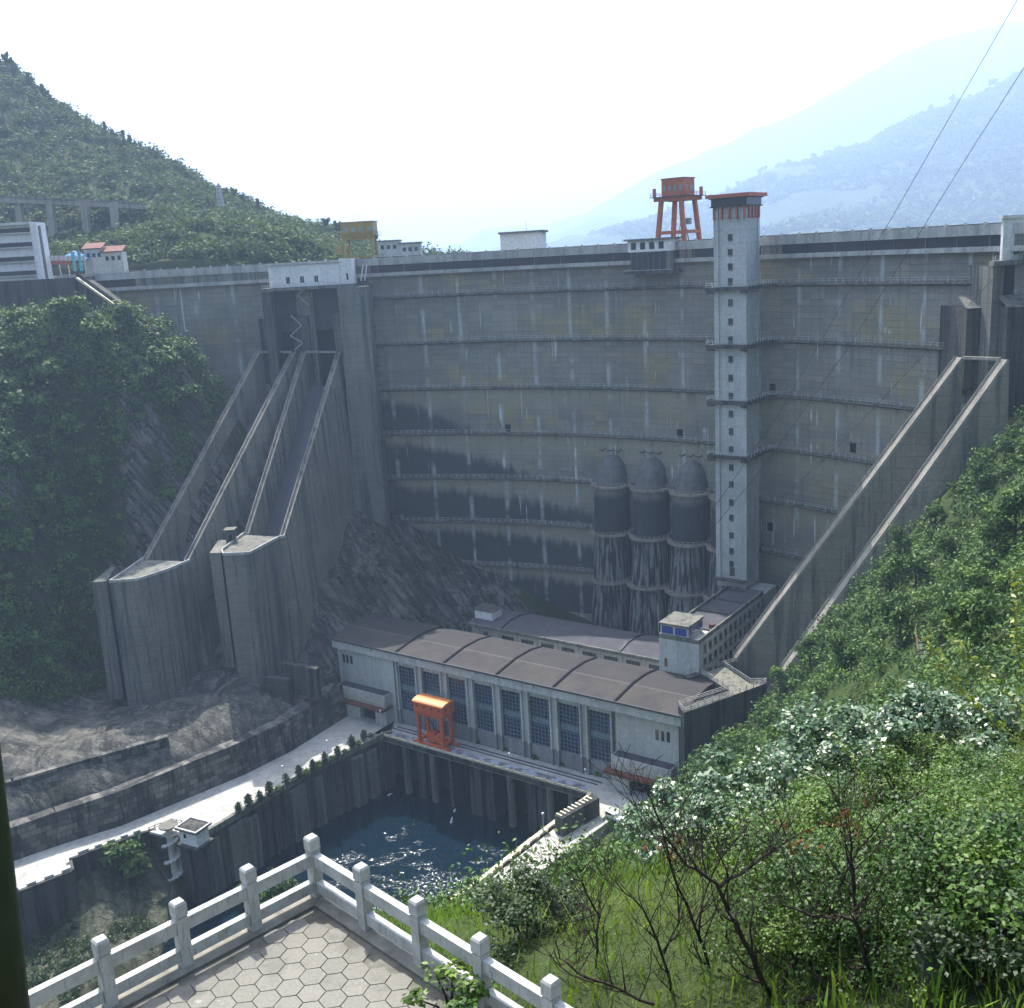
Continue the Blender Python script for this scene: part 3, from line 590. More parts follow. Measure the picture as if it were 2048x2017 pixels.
for a, b in zip(Q, Q[1:]): wallseg(mb, a, b, -1, 14.6, -.5)
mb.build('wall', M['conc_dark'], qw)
rng = random.Random(4)
L1 = [(Q[1].lerp(Q[2], .0 + i / 9)) for i in range(10)] + [(Q[2].lerp(Q[3], i / 12)) for i in range(1, 12)]
for i, q in enumerate(L1):
    d = (Q[3] - Q[1]).normalized(); n = Vector((-d.y, d.x, 0)) * -1; w_ = rng.choice((.5, .7, 2.6, 3.2, 1.1)); n = Vector((.77, -.64, 0))
    MB().box(q + Vector((0, 0, -1)) + n * .3, d * w_, n * rng.choice((.5, .8, 1.3)), (0, 0, rng.choice((13.8, 14.2, 14.4)))).build('buttress', M['conc'] if w_ > 2 else M['conc_dark'], qw)
mb = MB(); 
for a, b in zip(Q, Q[1:]): wallseg(mb, a, b, 14.2, 15.7, .9, -1)
mb.build('kerb', M['conc'], qw)
mb = MB()
for a, b in zip(Q[1:], Q[2:]):
    wallseg(mb, a, b, 15.02, 15.4, -.8)
mb.build('planting_strip', M['tan'], qw)
# crenellated river wall
cw = thing('river_wall', 'dark river wall with a notched top along the outer end of the road', 'wall', (-92, 198, 0))
W = [(-72.2, 201.6), (-76.5, 205), (-81.8, 207), (-84.4, 206), (-93.2, 199.6), (-96.4, 196.8), (-94.2, 192.6), (-102.2, 186.3), (-150, 165)]
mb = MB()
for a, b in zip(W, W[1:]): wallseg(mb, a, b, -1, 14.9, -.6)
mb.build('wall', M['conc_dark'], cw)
mb = MB()
for a, b in zip(W[3:], W[4:]):
    L = math.dist(a, b); n = int(L / 2.6); a, b = Vector((*a, 0)), Vector((*b, 0))
    for i in range(n): p_ = a.lerp(b, i / max(n, 1)); wallseg(mb, p_, a.lerp(b, (i + .5) / max(n, 1)), 14.92, 15.5, .6)
mb.build('merlon', M['conc_pale'], cw)
# retaining wall on the inner side of the road
rw = thing('retaining_wall', 'long dark stained retaining wall along the hill side of the road', 'wall', (-80, 220, 15))
mb = MB(); I = [(-160, 184), (-122, 191.5), (-107.8, 197.1), (-100.1, 202.6), (-89.5, 209), (-79.1, 218.7), (-67, 230), (-58.2, 240.8), (-46.9, 259.7)]
hh = [7, 7, 7, 7.2, 7.6, 7.8, 8, 8, 9]
for (a, b), h0, h1 in zip(zip(I, I[1:]), hh, hh[1:]):
    a, b = Vector((*a, 14)), Vector((*b, 14)); d = (b - a).normalized(); n = Vector((-d.y, d.x, 0))
    mb.add([a, b, b + Vector((0, 0, h1 + 1)) + n * .9, a + Vector((0, 0, h0 + 1)) + n * .9, a + n * 5, b + n * 5, b + Vector((0, 0, h1 + .6)) + n * 5, a + Vector((0, 0, h0 + .6)) + n * 5],
           [(0, 1, 2, 3), (3, 2, 6, 7), (1, 5, 6, 2), (0, 3, 7, 4), (4, 7, 6, 5)])
mb.build('wall', M['masonry'], rw)
tw = thing('terrace_wall', 'upper stained retaining wall tier set back above the road wall', 'wall', (-95, 220, 23))
mb = MB(); J = [(-165, 193), (-126, 200), (-110, 206), (-100, 213), (-90, 219), (-82, 224)]
for a, b in zip(J, J[1:]):
    a, b = Vector((*a, 21)), Vector((*b, 21)); d = (b - a).normalized(); n = Vector((-d.y, d.x, 0)); k_ = Vector((0, 0, 7.2))
    mb.add([a, b, b + k_ + n * .8, a + k_ + n * .8, a + n * 2.4, b + n * 2.4, b + k_ + n * 2.4, a + k_ + n * 2.4], [(0, 1, 2, 3), (3, 2, 6, 7), (1, 5, 6, 2), (0, 3, 7, 4), (4, 7, 6, 5)])
mb.build('wall', M['masonry'], tw)
def hit_apron(px, py):
    return atz(px, py, 27.5 + (1378 - py) * .045)
# walls between the road end and the power house
cv = thing('channel_wall', 'short curved grey channel wall on the apron left of the power house', 'wall', (-60, 258, 22))
cpts = [atz(x, y, z) for x, y, z in ((397, 1470, 25), (420, 1410, 27), (445, 1378, 29), (480, 1358, 30), (518, 1350, 30))]
mb = MB()
for a, b in zip(cpts, cpts[1:]): mb.bar(a - Vector((0, 0, 1.5)), b - Vector((0, 0, 1.5)), .9, 4)
mb.build('wall', M['conc'], cv)
for lab, xs in (('square-ended grey wing wall on the slope left of the power house, lower one', ((525, 1352, 30), (578, 1358, 30))), ('square-ended grey wing wall on the slope left of the power house, upper one', ((568, 1325, 33), (635, 1337, 33)))):
    a, b = atz(*xs[0]), atz(*xs[1]); q = thing('wing_wall', lab, 'wall', (a + b) / 2 - Vector((0, 0, 7))); MB().bar(a - Vector((0, 0, 4)), b - Vector((0, 0, 4)), 1.6, 8).build('wall', M['conc_dark'], q)
for lab, off in (('low kerb of the drain channel running down the apron, upstream one', 0), ('low kerb of the drain channel running down the apron, downstream one', 1)):
    pts = [hit_apron(x + off * 34, y) for x, y in ((330, 1392), (352, 1432), (374, 1478))]; q = thing('channel_kerb', lab, 'kerb', pts[-1]); mb = MB()
    for a, b in zip(pts, pts[1:]): mb.bar(a + Vector((0, 0, .2)), b + Vector((0, 0, .2)), .8, 1.2)
    mb.build('kerb', M['conc'], q)
pts = [hit_apron(x, y) + Vector((0, 0, .3)) for x, y in ((436, 1382), (420, 1402), (411, 1430), (403, 1455), (396, 1476))]; q = thing('drain_hose', 'dark hose snaking down the apron slope', 'hose', pts[0]); MB().tube(pts, .32, 6).build('hose', M['black'], q)
# right bank parapet of the pool, path and block
rp = thing('pool_parapet', 'low parapet with a yellowish coping along the right edge of the pool', 'parapet', (0, 192, 15)); 
P_ = [PH.p(63.6, -8, 0)] + [Vector((x, y, 15)) for x, y in ((13.4, 209), (0, 192.4), (-10.2, 179.4), (-17.5, 171.4), (-30, 155))]
mb = MB(); 
for a, b in zip(P_, P_[1:]): wallseg(mb, a, b, -1, 15.3, .8, 1)
mb.build('wall', M['conc_dark'], rp)
mb = MB()
for a, b in zip(P_, P_[1:]): wallseg(mb, a, b, 15.304, 15.75, .9, 1)
for a, b in zip(P_, P_[1:]):
    L = (b - a).length
    for i in range(int(L / 3)): q = a.lerp(b, (i + .5) * 3 / L); mb.cbox(q + Vector((.3, -.3, .75)), .8, .8, .5)
mb.build('coping', M['tan'], rp)
tag(MB().prism([tuple(PH.p(63.6, -8, 0)), (13.6, 208.6, 15), (0.3, 192, 15), (-9.9, 179, 15), (-17.2, 171, 15), (-12, 167, 15), (-4, 176, 15), (6, 188, 15), (17, 200, 15), (24, 206, 15), tuple(PH.p(82, -8, 0)), tuple(PH.p(82, -.02, 0)), tuple(PH.p(63.6, -.02, 0))][::-1], (0, 0, -3)).build('riverside_path', M['road'], org=(10, 205, 15)), kind='structure')
a, b = atz(1112, 1668, 15), atz(1186, 1625, 15); bw = thing('stop_log_rack', 'dark concrete block with a grated top beside the pool parapet', 'rack', a.lerp(b, .5)); d = (b - a).normalized(); n = Vector((d.y, -d.x, 0))
mb = MB().box(a - n * .2, b - a, n * 2.2, (0, 0, 4.2)); mb.build('block', M['conc_dark'], bw)
mb = MB().box(b + n * .1 - d * .01, d * .5, n * 1.2, (0, 0, 1.5)); mb.build('foot', M['conc'], bw)
mb = MB()
for i in range(9): mb.box(a + d * ((b - a).length * (i + .3) / 10) - n * .1 + Vector((0, 0, 4.2)), d * .35, n * 1.6, (0, 0, .35))
mb.build('grating', M['tan'], bw)
# ------------------------------------------------------------------ tailrace gantry
fc = Fr(PH.p(17.3, -5.3, 0), R(-35.3)); tc = thing('tailrace_crane', 'bright orange gantry crane with a curved roof standing on the pool deck', 'crane', PH.p(17.3, -5.3, .2))
for sx in (-1, 1):
    for sy in (-1, 1): MB().bar(fc.p(sx * 3.7, sy * 1.75, .7), fc.p(sx * 3.7, sy * 1.75, 8.9), .75, .75, fc.u).build('leg', M['orange'], tc)
mb = MB()
for sy in (-1, 1): fc.box(mb, -5.6, 5.6, sy * 1.75 - .35, sy * 1.75 + .35, .2, .85)
for sx in (-1, 1): fc.box(mb, sx * 3.7 - .3, sx * 3.7 + .3, -1.35, 1.35, 1.0, 1.6)
mb.build('bogie_beam', M['orange'], tc)
mb = MB(); fc.box(mb, -4.6, 4.6, -2.3, 2.3, 9.0, 11.6); hs = mb.build('machine_house', M['orange'], tc)
mb = MB(); fc.box(mb, -4.3, 4.3, -2.0, 2.0, 8.2, 8.998); mb.build('girder', M['orange'], tc)
mb = MB(); prof = [fc.p(-4.8, 2.5 * math.cos(th), 11.6 + .7 * math.sin(th)) for th in [math.pi * i / 10 for i in range(11)]]; mb.prism(prof, fc.u * 9.6); mb.build('roof', M['orange_hi'], hs)
for i in range(4): mb = MB(); x = -3.6 + 2.3 * i; fc.box(mb, x, x + .45, -2.36, -2.25, 10.4, 10.9); mb.build('porthole', M['black'], hs)
for y in (-1.2, .8): mb = MB(); fc.box(mb, 4.55, 4.66, y, y + .4, 10.4, 10.9); mb.build('porthole', M['black'], hs)
mb = MB(); fc.box(mb, -2.2, 2.4, -.8, 1.0, .9, 2.6); fc.box(mb, -1.2, .6, -.9, .9, 2.6, 3.6); fc.box(mb, 1.5, 3.2, -1.2, .8, 1.0, 2.0); mb.tube([fc.p(-1.5, 0, 2.3), fc.p(1.8, 0, 2.3)], 1.0, 10); mb.build('hoist', M['orange'], tc)
MB().bar(fc.p(-.5, .3, 3), fc.p(-.9, .3, 8.3), .12).bar(fc.p(.4, .3, 3), fc.p(-.4, .3, 8.3), .12).bar(fc.p(1.5, 0, 2), fc.p(-2.6, .6, 6.5), .18).build('cable', M['darksteel'], tc)
# ------------------------------------------------------------------ lamps, quay shrubs
def lamp(c, h, label, group=None):
    c = Vector(c); t = thing('street_lamp', label, 'street lamp', c, group)
    MB().tube([c, c + Vector((0, 0, h))], [.09, .06]).build('pole', M['steel'], t)
    mb = MB(); top = c + Vector((0, 0, h)); prof = [(0, .0), (.22, .05), (.3, .25), (.22, .45), (0.02, .52)]
    for z, r in [(b, a) for a, b in prof]:
        for k in range(8): mb.v.append(tuple(top + Vector((math.cos(k * .785) * r, math.sin(k * .785) * r, z))))
    for q in range(4):
        for k in range(8): mb.f.append((q * 8 + k, q * 8 + (k + 1) % 8, q * 8 + 8 + (k + 1) % 8, q * 8 + 8 + k))
    mb.build('globe', M['white'], t); return t
z5 = lambda x, y: (300 + x * .2587, 1450 + y * .2587)
z6 = lambda x, y: (600 + x * .4139, 1200 + y * .4139)
for q, lab in ((z5(1384, 292), 'slim street lamp on the quay, the one nearer the power house'), (z5(1044, 495), 'slim street lamp on the quay, the one farther from the power house')): lamp(atz(*q, 15.4), 5.4, lab)
for q, lab in ((z6(395, 620), 'globe lamp on the deck corner by the left porch'), (z6(1016, 836), 'globe lamp standing at the middle of the crane deck'), (z6(1382, 915), 'globe lamp at the right end of the crane deck'), (z6(1178, 1135), 'globe lamp on the pool parapet above the grated block')): lamp(atz(*q, 15.4), 4.6, lab)
# ------------------------------------------------------------------ spiral stair tower and hut at the quay corner
c = atz(342, 1668, 0); c = aty(342, 1690, 203.5); st = thing('spiral_stair', 'spiral stair winding round a concrete column below a railed landing', 'staircase', (c.x, c.y, 0))
zt = 16.2
MB().tube([(c.x, c.y, -.5), (c.x, c.y, zt + 1.2)], .75, 12).build('column', M['conc_pale'], st)
for z0 in (11.0, 7.0, 3.0):
    mb = MB()
    for i in range(14):
        a0, a1 = 6.283 * i / 14, 6.283 * (i + 1) / 14; e0, e1 = Vector((math.cos(a0), math.sin(a0), 0)), Vector((math.cos(a1), math.sin(a1), 0)); o = Vector((c.x, c.y, z0 + i * .28))
        mb.prism([o + e0 * .7, o + e0 * 2.0, o + e1 * 2.0, o + e1 * .7], (0, 0, -.3))
    mb.build('flight', M['conc_pale'], st)
mb = MB().tube([(c.x, c.y, zt + 1.2), (c.x, c.y, zt + 1.5), (c.x, c.y, zt + 1.7)], [2.0, 2.0, .3], 16); mb.build('cap', M['conc'], st)
l_ = MB().box((c.x - 4.6, c.y + 1, zt - 1), (4.8, -2.2, 0), (4.0, 3.2, 0), (0, 0, .5)).build('landing', M['conc_pale'], st)
pr = [Vector((c.x - 4.6, c.y + 1, zt - .5)), Vector((c.x - .6, c.y + 4.2, zt - .5)), Vector((c.x + 4.1, c.y + 2.1, zt - .5))]; pr = [pr[0].lerp(pr[1], i / 4) for i in range(5)] + [pr[1].lerp(pr[2], i / 4) for i in range(1, 5)]
rail_on(MB(), pr, 1.1, .16, (1.0, .5), .1).build('railing', M['darksteel'], l_)
c = atz(390, 1680, 15); ht = thing('gauge_hut', 'small square white hut with an open-edged flat roof on the quay corner', 'hut', c)
f = Fr(c, R(-28)); mb = MB(); f.box(mb, -2.4, 2.4, -1.8, 1.8, -.3, 3.0); mb.build('wall', M['white'], ht)
mb = MB(); f.box(mb, -3, 3, -2.4, 2.4, 3.003, 3.3); rf = mb.build('roof', M['conc_dark'], ht)
mb = MB()
for a in ((-3, 3, -2.4, -2.1), (-3, 3, 2.1, 2.4), (-3, -2.7, -2.1, 2.1), (2.7, 3, -2.1, 2.1)): f.box(mb, *a, 3.302, 3.6)
mb.build('roof_edge', M['conc_pale'], rf)
mb = MB(); f.box(mb, -1.2, -.5, -1.85, -1.7, 1.2, 2.2); mb.build('window', M['glass'], ht)
mb = MB(); f.box(mb, -3.1, 3.1, -2.5, 2.5, -.9, -.31); mb.build('base_slab', M['conc_dark'], ht)
# ------------------------------------------------------------------ spillway chutes
def chute(name, label, TL, TR, BL, BR, foot_top, foot_bot, depth, mat, cope=M['cope'], lw=None, steps=False, th=1.3):
    TL, TR, BL, BR = map(Vector, (TL, TR, BL, BR)); t = thing(name, label, 'spillway', ((BL.x + BR.x) / 2, (BL.y + BR.y) / 2, foot_bot)); Z = lambda p, z: Vector((p.x, p.y, z))
    w_ = (TR - TL); w_.z = 0; w_.normalize()
    for a, b, sgn in ((TL, BL, -1), (TR, BR, 1)):
        e = w_ * th * sgn
        MB().add([a, b, Z(b, foot_bot), Z(a, foot_top), a + e, b + e, Z(b, foot_bot) + e * 2, Z(a, foot_top) + e * 2.6], [(0, 3, 2, 1), (4, 5, 6, 7), (0, 1, 5, 4), (1, 2, 6, 5), (3, 0, 4, 7), (2, 3, 7, 6)]).build('side_wall', mat, t)
        mb = MB()
        for k, q in ((.1, .3), (th - .1, .3)): mb.bar(a + w_ * sgn * k + Vector((0, 0, .2)), b + w_ * sgn * k + Vector((0, 0, .2)), .22, .5)
        if steps:
            e = w_ * sgn; q0, q1 = a + e * .22, b + e * .22; k_ = e * (th - .44); mb.add([q0, q1, q1 + k_, q0 + k_] + [p_ + Vector((0, 0, .12)) for p_ in (q0, q1, q1 + k_, q0 + k_)], [(4, 5, 6, 7), (0, 1, 5, 4), (2, 3, 7, 6), (1, 2, 6, 5), (3, 0, 4, 7)])
        mb.build('wall_stair', cope, t)
    k = Vector((0, 0, depth))
    MB().add([TL - k, TR - k, BR - k, BL - k, TL - k * 1.6, TR - k * 1.6, BR - k * 1.6, BL - k * 1.6], [(0, 1, 2, 3), (4, 7, 6, 5)]).build('floor', M['slot'] if lw else mat, t)
    mb = MB().bar(TL + Vector((0, 0, .1)), TR + Vector((0, 0, .1)), .8, .6); mb.build('head_beam', cope, t)
    return t
zA = lambda x, y: (150 + x * .4202, 600 + y * .4202)
YT = 317.0
b1l, b1r = atz(*zA(350, 1235), 60), atz(*zA(520, 1245), 60); b2l, b2r = atz(*zA(830, 1115), 63), atz(*zA(975, 1130), 63)
g = G('shadowed_chute'); p = g.pos(); c = g.mix(g.noise(p, .4, 4), (.035, .04, .05), (.08, .085, .09)); M['shadech'] = g.done(g.bsdf(c, .7, .3))  # shadow on the sunken chute floors, put into their dark colour
c1 = chute('spillway_chute', 'spillway chute nearest the left hillside, ending in a notched lip', aty(*zA(885, 250), YT), aty(*zA(1030, 250), YT), b1l, b1r, 55, 30, 12, M['conc_warm'])
c2 = chute('spillway_chute', 'dark-floored spillway chute between its neighbour and the curved dam face', aty(*zA(1100, 250), YT), aty(*zA(1245, 250), YT), b2l, b2r, 60, 30, 10, M['conc_warm'])
for o in list(c2.children) + list(c1.children):
    if o.name.startswith('floor'): o.data.materials[0] = M['shadech']
MB().add([aty(*zA(1045, 262), YT) - Vector((0, 0, 6)), aty(*zA(1095, 262), YT) - Vector((0, 0, 6)), b2l - Vector((3, 0, 8)), b1r - Vector((-3, -2, 12)), ], [(0, 1, 2, 3)]).build('infill_slab', M['conc_dark'], c2)
def lip(t, pts, z, zb, mat, narrow=.0):
    pts = [Vector(p) for p in pts]; c = sum(pts, Vector()) / len(pts)
    MB().prism([Vector((p.x, p.y, z)) for p in pts], (0, 0, zb - z)).build('flip_bucket', mat, t)
    mb = MB()
    for a, b in zip(pts, pts[1:]): mb.bar(Vector((a.x, a.y, z + .35)), Vector((b.x, b.y, z + .35)), .35, .7)
    mb.build('lip_kerb', M['conc_light'], t)
lip(c1, [b1l + Vector((-1.4, 0, 0)), atz(*zA(190, 1330), 60), atz(*zA(165, 1345), 60), atz(*zA(300, 1335), 60), atz(*zA(440, 1290), 60), b1r + Vector((1.5, 0, 0))], 59.9, 27, M['conc'])
q0, q1 = atz(*zA(80, 1345), 60), atz(*zA(148, 1340), 60)
MB().prism([q0, q1, q1 + Vector((-2, 12, 0)), q0 + Vector((0, 13, 0))], (0, 0, -31)).build('bucket_pier', M['conc'], c1)
MB().prism([q1 + Vector((.1, 1.5, -1.5)), atz(*zA(166, 1345), 60) + Vector((0, 1.2, -1.5)), q1 + Vector((1, 12, -1.5)), q1 + Vector((-1.8, 12, -1.5))], (0, 0, -30)).build('slot_filler', M['conc_dark'], c1)
lip(c2, [b2l + Vector((-1.4, 0, 0)), atz(*zA(700, 1195), 63), atz(*zA(705, 1215), 63), atz(*zA(830, 1210), 63), atz(*zA(970, 1135), 63), b2r + Vector((1.4, 0, 0))], 62.9, 28, M['conc'])
q0, q1 = atz(*zA(640, 1205), 63), atz(*zA(692, 1205), 63)
MB().prism([q0, q1, q1 + Vector((-1, 12, 0)), q0 + Vector((-1, 13, 0))], (0, 0, -31)).build('bucket_pier', M['conc'], c2)
c = atz(*zA(745, 1150), 63); vh = thing('valve_hut', 'tiny dark hut on the end platform of the spillway', 'hut', c)
MB().cbox(c, 2.2, 2.2, 3.2).build('wall', M['conc_dark'], vh); MB().cbox(c + Vector((0, 0, 3.203)), 3, 3, .3).build('roof', M['conc'], vh); MB().cbox(c + Vector((.2, -1.1, .3)), .8, .15, 1.8).build('door', M['black'], vh)
# right chute
r1 = chute('spillway_chute', 'steep spillway chute on the right bank dropping beside the power house', (94.9, 217, 106.5), (97.7, 206.7, 107.1), (50.6, 229.6, 37.4), (56.3, 218.5, 37.4), 40, 20, 17, M['conc_warm'], M['cope'], steps=True, th=2.4)
zB = lambda x, y: (1000 + x * .3104, 1150 + y * .3104); zp = 37.0
pt = {k: atz(*zB(*q), zp) for k, q in dict(A=(1180, 655), B=(1265, 625), C=(1440, 590), D=(1530, 565), E=(1148, 850), E2=(1185, 890), F=(1470, 745), G=(1500, 780), H=(1720, 700), I=(1615, 705), B2=(1300, 640)).items()}
dn = Vector((0, 0, -22))
for nm, poly in (('end_platform', ('F', 'G', 'H', 'I', 'C', 'B2')), ('end_wall', ('E', 'E2', 'G', 'F'))): MB().prism([pt[k] for k in poly], dn).build(nm, M['conc_dark'], r1)
pa = pt['A']; MB().prism([pt['A'], pt['B'], pt['B2'], pt['A'] + Vector((1.2, -1.2, 0))], dn).build('inner_wall', M['conc_dark'], r1)
MB().prism([p_ + Vector((0, 0, .004)) for p_ in (pt['F'], pt['G'], pt['H'], pt['I'], pt['C'], pt['B2'])], (0, 0, .1)).build('platform_floor', M['conc_warm'], r1)
def railing(pts, st=1.8):
    out = []
    for a, b in zip(pts, pts[1:]): n = max(1, int((b - a).length / st)); out += [a.lerp(b, i / n) for i in range(n)]
    return out + [pts[-1]]
up = Vector((0, 0, .1))
for ks in (('A', 'B', 'C', 'D'), ('E', 'F', 'B2'), ('E', 'E2', 'G', 'H'), ('H', 'I', 'C')): rail_on(MB(), railing([pt[k] + up for k in ks]), 1.2, .13, (1.15, .75, .4), .09).build('railing', M['conc_light'], r1)
# gatehouses
def gatehouse(label, xl, xr, y0, y1, zt, zb, mid=None, nwin=3):
    t = thing('gatehouse', label, 'building', ((xl + xr) / 2, y0, zb)); mb = MB().box((xl, y0, zb), (xr - xl, 0, 0), (0, y1 - y0, 0), (0, 0, zt - zb)); mb.build('wall', M['white'], t)
    MB().box((xl - .5, y0 - .5, zt + .003), (xr - xl + .8, 0, 0), (0, y1 - y0 + 1, 0), (0, 0, .6)).build('roof', M['conc_pale'], t)
    sl_ = MB().box((xl - 2.2, y0 - 1.6, zb - .9), (xr - xl + 6, 0, 0), (0, y1 - y0 + 1.5, 0), (0, 0, .88)).build('floor_slab', M['conc'], t)
    rail_on(MB(), [Vector((xl - 2 + (xr - xl + 5.6) * i / 16, y0 - 1.4, zb)) for i in range(17)], 1.0, .12, (.95, .5), .07).build('railing', M['steel'], sl_)
    for i in range(nwin):
        x = xl + (xr - xl) * (.24 + .2 * i); mb = MB().box((x, y0 - .04, zb + 1.1), (1.1, 0, 0), (0, .1, 0), (0, 0, 1.8)); f_ = mb.build('window', M['glass'], t)
        MB().box((x + .5, y0 - .1, zb + 1.1), (.1, 0, 0), (0, .055, 0), (0, 0, 1.8)).box((x - .1, y0 - .12, zb + .95), (1.3, 0, 0), (0, .07, 0), (0, 0, .14)).build('frame', M['conc_pale'], f_)
    return t
Yg = 316.0
xl, xr = aty(539, 570, Yg).x, aty(681, 570, Yg).x
gh = gatehouse('wide white spillway gatehouse with three small windows above two dark gate bays', xl, xr, Yg, 326, 132.6, 126.2)
x2 = aty(706, 570, Yg).x
MB().box((xr + .02, Yg + .3, 126.2), (x2 - xr, 0, 0), (0, 10, 0), (0, 0, 7.3)).build('side_block', M['white'], gh)
MB().box((xr + 1.9, Yg + .24, 127.4), (.5, 0, 0), (0, .1, 0), (0, 0, 1.9)).build('window', M['glass'], gh)
for k in range(2): MB().bar((x2 + 2.2 + k * 1.1, Yg + 2, 126.8), (x2 + 3.2 + k * 1.1, Yg + 2.4, 131.6), .45, .3).build('pipe', M['conc_pale'], gh)
mb = MB(); a = onarc(712, 570)[0]
pier = thing('spillway_pier', 'group of tall concrete piers carrying the left gatehouse', 'pier', (-60, 320, 100))
for x0, x1, y0, zt, zb in ((526, 545, 313, 125.3, 95), (594, 627, 319, 125.3, 95), (678, 738, 314, 125.3, 50), (515, 538, 317.4, 117.5, 98), (580, 614, 317.4, 117.5, 98), (664, 686, 317.4, 117.8, 98)):
    l_, r_ = aty(x0, 620, y0).x, aty(x1, 620, y0).x
    MB().box((l_, y0, zb), (r_ - l_, 0, 0), (0, 332 - y0, 0), (0, 0, zt - zb)).build('pier', M['conc'] if x0 > 590 else M['conc_dark'], pier)
l_, r_ = aty(545, 620, 322).x, aty(678, 620, 322).x
MB().box((l_, 322, 113), (r_ - l_, 0, 0), (0, 3, 0), (0, 0, 12.3)).build('gate', M['shadech'], pier); MB().box((l_, 323, 95), (r_ - l_, 0, 0), (0, 3, 0), (0, 0, 18)).build('gate_recess', M['black'], pier)
for (x0, y0), (x1, y1), z in (((812, 560), (700, 660), 0), ((700, 665), (870, 815), 0), ((600, 965), (755, 1110), 0), ((755, 1110), (590, 1265), 0), ((600, 1265), (770, 1360), 0), ((770, 1365), (660, 1465), 0)):
    f_ = lambda x, y: aty(500 + x * .1365, 500 + y * .1365, 318.6 if y < 900 else 317.0); MB().bar(f_(x0, y0), f_(x1, y1), .9, .35).build('stair_flight', M['conc_light'], pier)
Yr = 213.0
xl, xr = aty(2006, 480, Yr).x, aty(2006, 480, Yr).x + 22
gh2 = gatehouse('white spillway gatehouse at the right end of the dam, cut by the picture edge', xl, xr, Yr, 214, 134.0, 126.0, nwin=1)
for o in gh2.children:
    if o.name.startswith('window'): o.location.x -= 22 * .24 - 2.2
pr = thing('spillway_pier', 'squat stained concrete piers with a dark gate bay at the right end of the dam', 'pier', (98, 210, 100))
for x0, x1, y0, zt, zb in ((1932, 1990, 217.5, 116.6, 100), (2014, 2110, 209, 117, 95)):
    l_, r_ = aty(x0, 660, y0).x, aty(x1, 660, y0).x
    MB().box((l_, y0, zb), (r_ - l_, 0, 0), (0, 14, 0), (0, 0, zt - zb)).build('pier', M['conc_dark'], pr)
    MB().prism([(l_ - .1, y0 - .1, zt + .004), (r_ + .1, y0 - .1, zt + .004), (r_ + .1, y0 + 4, zt + 2.2), (l_ - .1, y0 + 4, zt + 2.2)], (0, .5, -.1)).build('pier_cap', M['conc'], pr)
l_ = aty(1985, 560, 214).x; MB().box((l_, 214, 96), (26, 0, 0), (0, 12, 0), (0, 0, 29)).build('gate_recess', M['slot'], pr)
l_ = aty(1972, 560, 216).x; MB().box((l_, 213, 96), (2.2, 0, 0), (0, 12, 0), (0, 0, 29)).build('pier', M['conc'], pr)
# ------------------------------------------------------------------ terrain: one height field through surveyed points
CP = []
def cp(*pts):
    for p in pts:
        CP.append(tuple(aty(*p)))
cp((2048, 850, 199), (1900, 975, 204), (1800, 1100, 205), (1740, 1170, 206), (1650, 1255, 206), (1580, 1350, 205), (1500, 1450, 202), (1420, 1500, 197), (1370, 1575, 194), (1310, 1625, 196), (1238, 1665, 199),
   (1900, 1170, 150), (2048, 1060, 135), (1750, 1300, 150), (1580, 1430, 150), (2048, 1270, 80), (1900, 1360, 85),
   (1900, 1510, 40), (1700, 1525, 42), (1600, 1560, 45), (1400, 1680, 46), (1280, 1740, 44), (1150, 1800, 40), (1020, 1830, 33), (890, 1900, 26),
   (1100, 2010, 13.5), (1400, 2030, 12.5), (1700, 2030, 11), (2000, 2040, 9), (1200, 1880, 26), (1500, 1800, 27), (1800, 1720, 25), (2048, 1680, 19), (2300, 1650, 18), (2300, 1250, 60), (2300, 1000, 130), (2300, 750, 195))
cp((390, 695, 293), (200, 690, 290), (0, 695, 284), (110, 648, 312), (300, 650, 314), (450, 800, 303), (300, 850, 286), (100, 900, 275), (0, 900, 264), (345, 960, 288), (300, 1085, 277), (200, 1160, 268), (100, 1200, 258), (0, 1250, 243), (165, 1340, 254), (60, 1400, 238), (0, 1450, 222),
   (-200, 690, 280), (-200, 1000, 252), (-200, 1300, 222), (240, 1000, 279),
   (270, 1385, 250), (500, 1338, 257), (385, 1295, 266), (600, 1305, 270), (640, 1380, 264), (690, 1035, 307), (640, 1105, 298), (760, 1135, 293), (850, 1180, 297), (940, 1220, 301), (660, 1215, 280), (720, 1240, 282))
